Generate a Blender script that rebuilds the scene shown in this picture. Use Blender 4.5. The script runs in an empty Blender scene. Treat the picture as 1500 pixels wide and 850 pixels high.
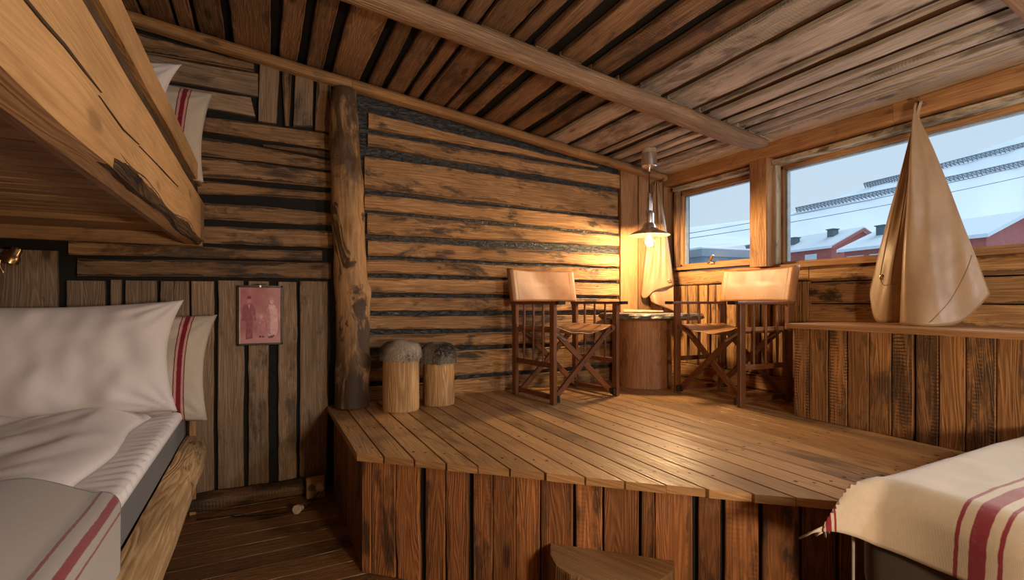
import bpy, math, random
from mathutils import Vector, Matrix, noise
random.seed(7)
V = Vector
S0 = bpy.context.scene
COL = S0.collection
PI = math.pi

# ------------------------------------------------------------------ camera geometry (metres; image 1500 x 850)
YAW = math.radians(26.9); F = 720.0; HOR = 442.0; CZ = 1.13
SN, CS = math.sin(YAW), math.cos(YAW)
def ray(px, py):
    u = (px - 750) / F; v = (HOR - py) / F
    return V((SN + CS * u, CS - SN * u, v))
def onX(px, py, x):
    r = ray(px, py); k = x / r.x; return V((x, r.y * k, CZ + r.z * k))
def onY(px, py, y):
    r = ray(px, py); k = y / r.y; return V((r.x * k, y, CZ + r.z * k))
def onZ(px, py, z):
    r = ray(px, py); k = (z - CZ) / r.z; return V((r.x * k, r.y * k, z))
def atD(px, py, d):
    r = ray(px, py); return V((r.x * d, r.y * d, CZ + r.z * d))

# room constants
XR = 3.16      # window wall, plank face
YB = 3.16      # back wall, plank face
XL = -1.5; YF = -2.3
PZ = 0.5       # platform top
def ceil_z(x): return 2.549 - 0.112 * x

# ------------------------------------------------------------------ node helpers
class N:
    def __init__(s, name):
        s.m = bpy.data.materials.new(name); s.m.use_nodes = True
        s.t = s.m.node_tree; s.t.nodes.clear()
        s.out = s.t.nodes.new('ShaderNodeOutputMaterial')
    def n(s, typ, **kw):
        nd = s.t.nodes.new(typ)
        for k, v in kw.items(): setattr(nd, k, v)
        return nd
    def put(s, sock, v):
        if v is None: return
        if hasattr(v, 'is_linked') or isinstance(v, bpy.types.NodeSocket): s.t.links.new(v, sock)
        elif isinstance(v, (tuple, list)) and sock.type == 'RGBA' and len(v) == 3: sock.default_value = (*v, 1)
        else: sock.default_value = v
    def math(s, op, a, b=None, c=None, clamp=False):
        nd = s.n('ShaderNodeMath', operation=op); nd.use_clamp = clamp
        s.put(nd.inputs[0], a)
        if b is not None: s.put(nd.inputs[1], b)
        if c is not None: s.put(nd.inputs[2], c)
        return nd.outputs[0]
    def mix(s, f, a, b, blend='MIX'):
        nd = s.n('ShaderNodeMix', data_type='RGBA', blend_type=blend); nd.clamp_factor = True
        s.put(nd.inputs[0], f); s.put(nd.inputs[6], a); s.put(nd.inputs[7], b)
        return nd.outputs[2]
    def mr(s, v, a, b, c=0.0, d=1.0, smooth=True):
        nd = s.n('ShaderNodeMapRange', interpolation_type='SMOOTHSTEP' if smooth else 'LINEAR')
        for i, q in enumerate((v, a, b, c, d)): s.put(nd.inputs[i], q)
        return nd.outputs[0]
    def mapv(s, vec, sc, loc=(0, 0, 0)):
        nd = s.n('ShaderNodeMapping'); s.put(nd.inputs[0], vec)
        nd.inputs[3].default_value = sc; nd.inputs[1].default_value = loc
        return nd.outputs[0]
    def noise(s, vec, scale=1.0, detail=3, rough=.55, dist=0.0):
        nd = s.n('ShaderNodeTexNoise'); s.put(nd.inputs['Vector'], vec)
        nd.inputs['Scale'].default_value = scale; nd.inputs['Detail'].default_value = detail
        nd.inputs['Roughness'].default_value = rough; nd.inputs['Distortion'].default_value = dist
        return nd.outputs['Fac']
    def uv(s):
        return s.n('ShaderNodeUVMap', uv_map='UVMap').outputs[0]
    def obj(s):
        return s.n('ShaderNodeTexCoord').outputs['Object']
    def sep(s, v):
        nd = s.n('ShaderNodeSeparateXYZ'); s.put(nd.inputs[0], v); return nd.outputs
    def bump(s, h, strength=.3, dist=.01):
        nd = s.n('ShaderNodeBump'); nd.inputs['Strength'].default_value = strength
        nd.inputs['Distance'].default_value = dist; s.put(nd.inputs['Height'], h); return nd.outputs[0]
    def bsdf(s, col, rough=.6, metal=0.0, nor=None, spec=.5, sheen=0.0):
        b = s.n('ShaderNodeBsdfPrincipled')
        s.put(b.inputs['Base Color'], col); s.put(b.inputs['Roughness'], rough); s.put(b.inputs['Metallic'], metal)
        b.inputs['Specular IOR Level'].default_value = spec
        if sheen: b.inputs['Sheen Weight'].default_value = sheen
        if nor is not None: s.t.links.new(nor, b.inputs['Normal'])
        s.t.links.new(b.outputs[0], s.out.inputs[0]); return b

def wood(name, c1, c2, cw, rough=.62, stain=.6, ring=.42, fine=.6, knot=.8, saw=.5, bump=.35, tone=(.6, 1.25), spec=.35, edge=0.0):
    n = N(name)
    at = n.n('ShaderNodeAttribute', attribute_name='rnd')
    sp = n.n('ShaderNodeSeparateColor'); n.put(sp.inputs[0], at.outputs['Color'])
    r, g, b = sp.outputs[0], sp.outputs[1], sp.outputs[2]
    cb = n.n('ShaderNodeCombineXYZ')
    n.put(cb.inputs[0], n.math('MULTIPLY', g, 53.0)); n.put(cb.inputs[1], n.math('MULTIPLY', b, 31.0)); n.put(cb.inputs[2], n.math('MULTIPLY', r, 17.0))
    ad = n.n('ShaderNodeVectorMath', operation='ADD'); n.put(ad.inputs[0], n.uv()); n.put(ad.inputs[1], cb.outputs[0])
    P = ad.outputs[0]
    f1 = n.noise(n.mapv(P, (4, 110, 3)), 1, 5, .65)
    f2 = n.noise(n.mapv(P, (.9, 13, 1)), 1, 2, .45, .25)
    rg = n.math('PINGPONG', n.math('MULTIPLY', f2, 19.0), .5)
    rg = n.mr(rg, .05, .5, 1, 0)
    st = n.noise(n.mapv(P, (2.0, 5.5, 1)), 1, 6, .68, .6)
    st2 = n.noise(n.mapv(P, (9, 16, 1)), 1, 4, .7)
    vo = n.n('ShaderNodeTexVoronoi', feature='F1'); n.put(vo.inputs['Vector'], n.mapv(P, (2.3, 6.0, 1))); vo.inputs['Scale'].default_value = 1
    kd = vo.outputs['Distance']
    kmask = n.mr(kd, .07, .15, 1, 0)
    khalo = n.mr(kd, .1, .35, 1, 0)
    col = n.mix(n.math('MULTIPLY', n.mr(f1, .38, .68), fine), c1, c2)
    col = n.mix(n.math('MULTIPLY', rg, ring), col, c2)
    wm = n.math('MULTIPLY', n.mr(n.math('ADD', n.math('MULTIPLY', st, .75), n.math('MULTIPLY', st2, .25)), n.math('SUBTRACT', .60, n.math('MULTIPLY', b, .15)), n.math('SUBTRACT', .70, n.math('MULTIPLY', b, .12))), stain)
    col = n.mix(wm, col, cw)
    col = n.mix(n.math('MULTIPLY', khalo, knot * .35), col, c2)
    col = n.mix(n.math('MULTIPLY', kmask, knot), col, tuple(x * .35 for x in c2))
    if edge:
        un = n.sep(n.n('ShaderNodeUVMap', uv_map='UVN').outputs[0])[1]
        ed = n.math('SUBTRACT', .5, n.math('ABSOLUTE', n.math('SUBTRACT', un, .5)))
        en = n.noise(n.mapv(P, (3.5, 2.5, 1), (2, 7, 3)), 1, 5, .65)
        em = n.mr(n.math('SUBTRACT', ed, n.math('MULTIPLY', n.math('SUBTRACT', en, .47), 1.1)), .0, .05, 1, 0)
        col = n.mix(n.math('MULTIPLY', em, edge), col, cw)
    u = n.sep(P)
    sw = n.math('SINE', n.math('ADD', n.math('MULTIPLY', u[0], 400.0), n.math('MULTIPLY', n.noise(n.mapv(P, (5, 9, 1)), 1, 3, .6), 9.0)))
    sm = n.math('MULTIPLY', n.math('MULTIPLY', n.mr(b, .72, .95), n.mr(n.noise(n.mapv(P, (3, 22, 1), (3, 0, 0)), 1, 3, .6), .42, .62)), saw)
    col = n.mix(n.math('MULTIPLY', n.mr(sw, 0, .9), sm), col, tuple(x * .4 for x in c2))
    tn = n.mr(r, 0, 1, tone[0], tone[1], False)
    bl = n.noise(n.mapv(P, (1.1, 2.2, 1), (9, 4, 0)), 1, 3, .6)
    tn = n.math('MULTIPLY', tn, n.mr(bl, .3, .7, .72, 1.22))
    hs = n.n('ShaderNodeHueSaturation'); n.put(hs.inputs['Value'], tn); n.put(hs.inputs['Color'], col)
    hs.inputs['Saturation'].default_value = 1.0
    h = n.math('ADD', n.math('MULTIPLY', f1, .5), n.math('ADD', n.math('MULTIPLY', rg, -.35), n.math('ADD', n.math('MULTIPLY', st2, .5), n.math('MULTIPLY', n.math('MULTIPLY', sw, sm), .25))))
    n.bsdf(hs.outputs[0], n.mr(f1, .2, .8, rough - .12, rough + .15), nor=n.bump(h, bump * 1.4, .008), spec=spec)
    return n.m

def cloth(name, base, dark=None, weave=700., wv=.25, rough=.85, stripes=(), axis=0, bump=.25, sheen=.1, shade=.85, scol=(.3, .02, .035)):
    """woven cloth; stripes = (centre, half width[, colour]) in metres along the UV axis"""
    n = N(name); uv = n.uv(); u = n.sep(uv)
    a = n.math('SINE', n.math('MULTIPLY', u[0], weave)); b = n.math('SINE', n.math('MULTIPLY', u[1], weave))
    w = n.math('MULTIPLY', n.math('ADD', a, b), .25)
    nz = n.noise(uv, 60, 4, .65); nl = n.noise(n.mapv(uv, (5, 5, 5)), 1, 3)
    col = n.mix(n.mr(n.math('ADD', nz, w), .2, .9), tuple(x * shade for x in base), base)
    col = n.mix(n.math('MULTIPLY', n.mr(nl, .4, .7), .25), col, dark or tuple(x * .8 for x in base))
    c = u[axis]
    c = n.math('ADD', c, n.math('MULTIPLY', n.math('SUBTRACT', n.noise(uv, 45, 2), .5), .004))
    for stp in stripes:
        d = n.math('ABSOLUTE', n.math('SUBTRACT', c, stp[0]))
        sc = stp[2] if len(stp) > 2 else scol
        col = n.mix(n.math('MULTIPLY', n.mr(d, stp[1] - .0012, stp[1] + .0012, 1, 0), n.mr(nz, .2, .45, .8, 1)), col, sc)
    hh = n.math('ADD', n.math('MULTIPLY', w, wv), n.math('MULTIPLY', nz, .5))
    n.bsdf(col, rough, nor=n.bump(hh, bump, .003), spec=.2, sheen=sheen)
    return n.m

def plain(name, col, rough=.5, metal=0., var=.15, scale=20, bump=.05, spec=.5, detail=3):
    n = N(name); o = n.obj(); z = n.noise(o, scale, detail)
    c = n.mix(n.mr(z, .3, .7), tuple(x * (1 - var) for x in col), tuple(min(1, x * (1 + var)) for x in col))
    n.bsdf(c, n.mr(z, .2, .8, max(.02, rough - .05), rough + .05), metal, n.bump(z, bump, .004), spec)
    return n.m

def emis(name, col, st):
    n = N(name); e = n.n('ShaderNodeEmission'); n.put(e.inputs[0], col); e.inputs[1].default_value = st
    n.t.links.new(e.outputs[0], n.out.inputs[0]); return n.m

def glass(name, tint=(1, 1, 1), gloss=.06, rough=.01):
    n = N(name)
    t = n.n('ShaderNodeBsdfTransparent'); n.put(t.inputs[0], tint)
    g = n.n('ShaderNodeBsdfGlossy'); g.inputs['Roughness'].default_value = rough
    fr = n.n('ShaderNodeLayerWeight'); fr.inputs[0].default_value = .25
    m = n.n('ShaderNodeMixShader'); n.put(m.inputs[0], n.math('MULTIPLY', fr.outputs['Fresnel'], gloss * 8, clamp=True))
    n.t.links.new(t.outputs[0], m.inputs[1]); n.t.links.new(g.outputs[0], m.inputs[2]); n.t.links.new(m.outputs[0], n.out.inputs[0])
    return n.m

# ------------------------------------------------------------------ mesh builder
class MB:
    def __init__(s):
        s.v = []; s.f = []; s.uv = []; s.rn = []; s.mi = []; s.sm = []; s.un = {}
    def face(s, idx, uvs, rnd, mi=0, smooth=False):
        s.f.append(tuple(idx)); s.uv.append(uvs); s.rn.append(rnd); s.mi.append(mi); s.sm.append(smooth)
    def rnd(s): return (random.random(), random.random(), random.random())
    def loft(s, rings, us, vs, rnd=None, closed=True, caps=True, mi=0, smooth=False, flip=False):
        """rings: lists of Vectors, all the same length; us: position along; vs: position around"""
        rnd = rnd or s.rnd(); b = len(s.v); m = len(rings[0])
        for r in rings: s.v.extend(tuple(p) for p in r)
        k = m if closed else m - 1
        for i in range(len(rings) - 1):
            for j in range(k):
                j2 = (j + 1) % m
                q = [b + i * m + j, b + i * m + j2, b + (i + 1) * m + j2, b + (i + 1) * m + j]
                va, vb = vs[j], vs[j + 1] if j + 1 < len(vs) else vs[j] + .01
                uu = [(us[i], va), (us[i], vb), (us[i + 1], vb), (us[i + 1], va)]
                if flip: q.reverse(); uu.reverse()
                s.face(q, uu, rnd, mi, smooth)
        if closed and caps:
            for i, rev in ((0, True), (len(rings) - 1, False)):
                q = [b + i * m + j for j in range(m)]
                c = sum((V(p) for p in rings[i]), V()) / m
                ax = (V(rings[i][0]) - c); ax.normalize()
                nn = V(rings[i][0]) - c
                oth = None
                for p in rings[i]:
                    t = V(p) - c; t = t - ax * t.dot(ax)
                    if t.length > 1e-6: oth = t.normalized(); break
                oth = oth or V((0, 0, 1))
                uu = [((V(p) - c).dot(ax) * .3, (V(p) - c).dot(oth)) for p in rings[i]]
                if rev != flip: q.reverse(); uu.reverse()
                s.face(q, uu, rnd, mi, False)
    def plank(s, TL, TR, BR, BL, th, n=0, wob=0., ch=.004, rnd=None, mi=0, seed=None, wt=1., wb=1.):
        """board with face corners TL TR BR BL and thickness vector th (away from the viewer)"""
        TL, TR, BR, BL, th = V(TL), V(TR), V(BR), V(BL), V(th)
        L = ((TR + BR) - (TL + BL)).length / 2
        if n == 0: n = max(1, int(L / .06)) if wob else 1
        seed = random.random() * 100 if seed is None else seed
        tn = th.normalized(); T = th.length; ch = min(ch, T * .4)
        rings = []; us = []
        for i in range(n + 1):
            t = i / n; a = TL.lerp(TR, t); b = BL.lerp(BR, t); d = (a - b)
            w = d.length; d = d / w if w > 1e-9 else V((0, 0, 1))
            if wob:
                a = a + d * wob * wt * (noise.noise((t * L * 3.0, seed, 0)) + .5 * noise.noise((t * L * 11, seed, 3)))
                b = b + d * wob * wb * (noise.noise((t * L * 3.0, seed + 9, 0)) + .5 * noise.noise((t * L * 11, seed + 9, 3)))
            c = min(ch, max(w * .3, 1e-4))
            rings.append([a - d * c, b + d * c, b + tn * c, b + th, a + th, a + tn * c]); us.append(t * L)
        w = (TL - BL).length
        vs = [0, w, w + .005, w + T, 2 * w + T, 2 * w + 2 * T, 2 * w + 2 * T + .005]
        # orientation: the face normal must point away from th
        nrm = (rings[0][1] - rings[0][0]).cross(rings[-1][0] - rings[0][0])
        f0 = len(s.f); s.loft(rings, us, vs, rnd, mi=mi, flip=nrm.dot(th) > 0)
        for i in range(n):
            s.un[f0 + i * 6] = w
    def bar(s, a, b, w, t, side=(1, 0, 0), n=1, ch=.003, rnd=None, mi=0, wob=0.):
        """straight bar from a to b; w along side, t across"""
        a, b = V(a), V(b); ax = (b - a).normalized(); sd = V(side); sd = (sd - ax * sd.dot(ax)).normalized(); o = ax.cross(sd)
        W = sd * w / 2; T = o * t / 2
        s.plank(a + W - T, b + W - T, b - W - T, a - W - T, T * 2, n, wob, ch, rnd, mi)
    def box(s, lo, hi, ch=.004, rnd=None, mi=0):
        lo, hi = V(lo), V(hi); dx, dy, dz = hi - lo
        ax = max(range(3), key=lambda i: (hi - lo)[i])
        c = (lo + hi) / 2; e = [V((1, 0, 0)), V((0, 1, 0)), V((0, 0, 1))]
        o1, o2 = [i for i in range(3) if i != ax]; d = hi - lo
        s.bar(c - e[ax] * d[ax] / 2, c + e[ax] * d[ax] / 2, d[o1], d[o2], e[o1], 1, ch, rnd, mi)
    def tube(s, pts, rad, n=12, rnd=None, mi=0, smooth=True, caps=True, fn=None):
        pts = [V(p) for p in pts]; m = len(pts)
        rads = rad if isinstance(rad, (list, tuple)) else [rad] * m
        rings = []; us = [0]; up = None
        for i, p in enumerate(pts):
            ax = (pts[min(i + 1, m - 1)] - pts[max(i - 1, 0)]).normalized()
            if up is None:
                up = V((0, 0, 1)) if abs(ax.z) < .9 else V((1, 0, 0))
            up = (up - ax * up.dot(ax)).normalized(); o = ax.cross(up)
            rg = []
            for j in range(n):
                an = 2 * PI * j / n; r = rads[i]
                if fn: r = fn(i, j, an, r)
                rg.append(p + (up * math.cos(an) + o * math.sin(an)) * r)
            rings.append(rg)
            if i: us.append(us[-1] + (p - pts[i - 1]).length)
        R = max(rads); vs = [2 * PI * R * j / n for j in range(n + 1)]
        s.loft(rings, us, vs, rnd, True, caps, mi, smooth)
    def lathe(s, prof, c=(0, 0, 0), n=24, rnd=None, mi=0, smooth=True, caps=True, sx=1., sy=1.):
        c = V(c); rings = []; us = [0]
        for i, (r, z) in enumerate(prof):
            rings.append([c + V((r * sx * math.cos(2 * PI * j / n), r * sy * math.sin(2 * PI * j / n), z)) for j in range(n)])
            if i: us.append(us[-1] + math.hypot(r - prof[i - 1][0], z - prof[i - 1][1]))
        R = max(p[0] for p in prof); vs = [2 * PI * R * j / n for j in range(n + 1)]
        s.loft(rings, us, vs, rnd, True, caps, mi, smooth)
    def grid(s, fn, nu, nv, uvf=None, rnd=None, mi=0, smooth=True, flip=False):
        rnd = rnd or s.rnd(); b = len(s.v)
        for i in range(nu + 1):
            for j in range(nv + 1): s.v.append(tuple(fn(i / nu, j / nv)))
        uvf = uvf or (lambda a, c: (a, c))
        for i in range(nu):
            for j in range(nv):
                q = [b + i * (nv + 1) + j, b + (i + 1) * (nv + 1) + j, b + (i + 1) * (nv + 1) + j + 1, b + i * (nv + 1) + j + 1]
                uu = [uvf(i / nu, j / nv), uvf((i + 1) / nu, j / nv), uvf((i + 1) / nu, (j + 1) / nv), uvf(i / nu, (j + 1) / nv)]
                if flip: q.reverse(); uu.reverse()
                s.face(q, uu, rnd, mi, smooth)
    def poly(s, pts, mi=0, rnd=None, th=None):
        b = len(s.v); s.v.extend(tuple(p) for p in pts)
        p0 = V(pts[0]); e = (V(pts[1]) - p0).normalized(); nn = e.cross(V(pts[-1]) - p0).normalized(); f = nn.cross(e)
        s.face(range(b, b + len(pts)), [((V(p) - p0).dot(e), (V(p) - p0).dot(f)) for p in pts], rnd or s.rnd(), mi)
    def build(s, name, mats, parent=None, loc=None, sharp=40):
        me = bpy.data.meshes.new(name); o0 = V(loc) if loc is not None else V()
        me.from_pydata([tuple(V(p) - o0) for p in s.v], [], s.f)
        ul = me.uv_layers.new(name='UVMap'); ca = me.color_attributes.new('rnd', 'FLOAT_COLOR', 'CORNER')
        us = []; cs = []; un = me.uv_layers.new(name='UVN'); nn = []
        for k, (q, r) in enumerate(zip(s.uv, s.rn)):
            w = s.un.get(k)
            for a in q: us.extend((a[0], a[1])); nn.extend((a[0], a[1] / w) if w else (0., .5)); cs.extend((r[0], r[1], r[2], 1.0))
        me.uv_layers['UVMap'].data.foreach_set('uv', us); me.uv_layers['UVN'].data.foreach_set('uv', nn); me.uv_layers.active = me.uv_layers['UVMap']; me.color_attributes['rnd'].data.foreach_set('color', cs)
        me.polygons.foreach_set('material_index', s.mi); me.polygons.foreach_set('use_smooth', s.sm)
        for m in (mats if isinstance(mats, (list, tuple)) else [mats]): me.materials.append(m)
        me.update()
        if any(s.sm): me.set_sharp_from_angle(angle=math.radians(sharp))
        o = bpy.data.objects.new(name, me); COL.objects.link(o); o.location = o0
        if parent: o.parent = parent
        return o

def tag(o, label=None, cat=None, group=None, kind=None):
    for k, v in (('label', label), ('category', cat), ('group', group), ('kind', kind)):
        if v: o[k] = v
    return o
def thing(name, loc, label, cat, group=None, rotz=0., kind=None):
    o = bpy.data.objects.new(name, None); COL.objects.link(o); o.location = loc; o.rotation_euler = (0, 0, rotz)
    o.empty_display_size = .1
    return tag(o, label, cat, group, kind)
def solid(o, th, off=0.):
    m = o.modifiers.new('Solidify', 'SOLIDIFY'); m.thickness = th; m.offset = off; return o
def sub(o, lv=1):
    m = o.modifiers.new('Subdivision', 'SUBSURF'); m.levels = lv; m.render_levels = lv; return o

# ------------------------------------------------------------------ materials
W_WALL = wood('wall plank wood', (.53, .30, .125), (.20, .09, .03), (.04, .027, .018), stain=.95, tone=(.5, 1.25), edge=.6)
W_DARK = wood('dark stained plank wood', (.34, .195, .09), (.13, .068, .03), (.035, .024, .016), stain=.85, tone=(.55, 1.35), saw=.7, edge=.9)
W_GREY = wood('grey brown weathered wood', (.31, .21, .13), (.13, .085, .05), (.055, .04, .028), stain=.8, tone=(.7, 1.2), saw=.6)
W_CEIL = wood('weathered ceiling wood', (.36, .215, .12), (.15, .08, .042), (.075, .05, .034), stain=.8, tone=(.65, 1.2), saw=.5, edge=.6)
W_CEILG_LIT = wood('grey weathered daylit ceiling wood', (.60, .53, .46), (.30, .25, .205), (.15, .13, .11), stain=.8, tone=(.75, 1.2), saw=.5, edge=.5)  # weathered grey, with daylight from the windows also lightened into the colour
W_BACK = wood('brown backing board', (.16, .075, .03), (.07, .03, .012), (.02, .012, .008), tone=(.5, 1.2))
W_DECK = wood('platform deck wood', (.52, .29, .12), (.28, .14, .053), (.10, .06, .035), rough=.37, stain=.6, ring=.35, tone=(.62, 1.2), saw=.12, knot=.5, bump=.18, spec=.5)
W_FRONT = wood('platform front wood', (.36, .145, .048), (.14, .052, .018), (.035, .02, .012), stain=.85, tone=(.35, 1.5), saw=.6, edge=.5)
W_FLOOR = wood('old floor wood', (.25, .125, .047), (.12, .056, .021), (.05, .028, .015), rough=.4, stain=.7, tone=(.7, 1.1), saw=.1, spec=.5)
W_PINE = wood('pale pine timber', (.60, .38, .185), (.42, .24, .105), (.30, .165, .075), rough=.55, stain=.4, ring=.35, tone=(.9, 1.08), saw=.05, knot=.55, bump=.2)
W_PINED = wood('aged pine timber', (.44, .26, .12), (.27, .145, .062), (.10, .06, .03), rough=.55, stain=.6, ring=.4, tone=(.8, 1.1), saw=.1)
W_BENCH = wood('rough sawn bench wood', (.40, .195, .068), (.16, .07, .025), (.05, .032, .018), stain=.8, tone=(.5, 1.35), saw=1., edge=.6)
W_TRIM = wood('warm trim wood', (.42, .22, .09), (.24, .11, .042), (.10, .05, .022), stain=.6, tone=(.8, 1.15), saw=.2)
W_CHIP = wood('chipped white painted wood', (.62, .55, .42), (.40, .32, .2), (.16, .10, .05), stain=1., tone=(.9, 1.1), saw=0.)
W_LOG = wood('peeled log wood', (.46, .28, .13), (.20, .105, .045), (.035, .025, .017), stain=1., ring=.4, tone=(.85, 1.05), saw=.0, bump=.6, knot=.5)
W_STUMP = wood('peeled stump wood', (.62, .40, .185), (.33, .175, .07), (.20, .10, .04), stain=.45, ring=.75, tone=(.9, 1.05), saw=0., knot=.8, bump=.3)
W_TSTUMP = wood('reddish stump wood', (.42, .20, .085), (.26, .11, .042), (.06, .028, .013), stain=.55, ring=.35, tone=(.95, 1.05), saw=0., knot=.8)
W_CHAIR = wood('oiled hardwood', (.20, .075, .028), (.10, .034, .012), (.07, .025, .01), rough=.42, stain=.3, ring=.3, tone=(.85, 1.15), saw=0., knot=0., bump=.1, spec=.5)
M_BLACK = plain('black gap', (.006, .005, .004), .9)
M_NAIL = plain('nail head', (.03, .022, .018), .5, .6)
M_CHROME = plain('polished aluminium', (.93, .90, .85), .3, 1., .05, 8, .0)
M_STEEL = plain('brushed steel', (.5, .48, .45), .3, 1., .1, 30, .02)
M_BRASS = plain('aged brass', (.42, .30, .15), .28, 1., .15, 20, .02)
M_BLKPL = plain('black plastic', (.012, .012, .012), .35)
M_WHTPL = plain('cream plastic', (.62, .54, .43), .4)

def tar_mat():
    n = N('tar paper'); uv = n.uv(); 
    a = n.noise(n.mapv(uv, (26, 60, 1)), 1, 4, .6, .8); b = n.noise(uv, 7, 3)
    col = n.mix(n.mr(a, .35, .75), (.012, .012, .013), (.095, .092, .088))
    n.bsdf(col, n.mr(b, .3, .7, .32, .6), nor=n.bump(a, .9, .02), spec=.5); return n.m
M_TAR = tar_mat()
def leather_mat(name, c1, c2, rough=.38):
    n = N(name); uv = n.uv(); a = n.noise(uv, 5, 4, .6); v = n.n('ShaderNodeTexVoronoi'); n.put(v.inputs['Vector'], uv); v.inputs['Scale'].default_value = 260
    col = n.mix(n.mr(a, .3, .72), c1, c2)
    h = n.math('ADD', n.math('MULTIPLY', v.outputs['Distance'], .4), n.math('MULTIPLY', n.noise(uv, 14, 3), 1.))
    n.bsdf(col, n.mr(a, .3, .7, rough - .06, rough + .1), nor=n.bump(h, .18, .004), spec=.5); return n.m
M_LEATH = leather_mat('tan saddle leather', (.27, .12, .042), (.40, .19, .075), .44)
M_CANVAS = leather_mat('tan canvas hide', (.37, .235, .125), (.28, .17, .085), .40)
M_WHITE = cloth('white cotton', (.68, .63, .62), weave=5000, wv=.1, bump=.1, shade=.96)
M_WAFFLE = cloth('white woven duvet cotton', (.66, .60, .58), weave=1500, wv=.7, bump=.2, shade=.93)
M_GREYFAB = cloth('grey bed fabric', (.115, .11, .112), weave=1500, wv=.2)
M_BROWNFAB = cloth('dark brown bed fabric', (.075, .058, .045), weave=1500, wv=.2)
RED = (.175, .010, .022); REDT = (.22, .03, .04)
def nails(): pass

# ================================================================== SETTING
def quad_on_y(mb, pts, y, th=.03, wob=.006, **k):
    """pts: image corners TL TR BR BL of one board on the back wall"""
    q = [onY(p[0], p[1], y) for p in pts]
    mb.plank(*q, V((0, th, 0)), 0, wob, **k)

def R3(t, d=None, s=None):   # tone, (random grain offset), dirt/saw
    return (t, random.random(), random.random() if s is None else s)

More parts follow.
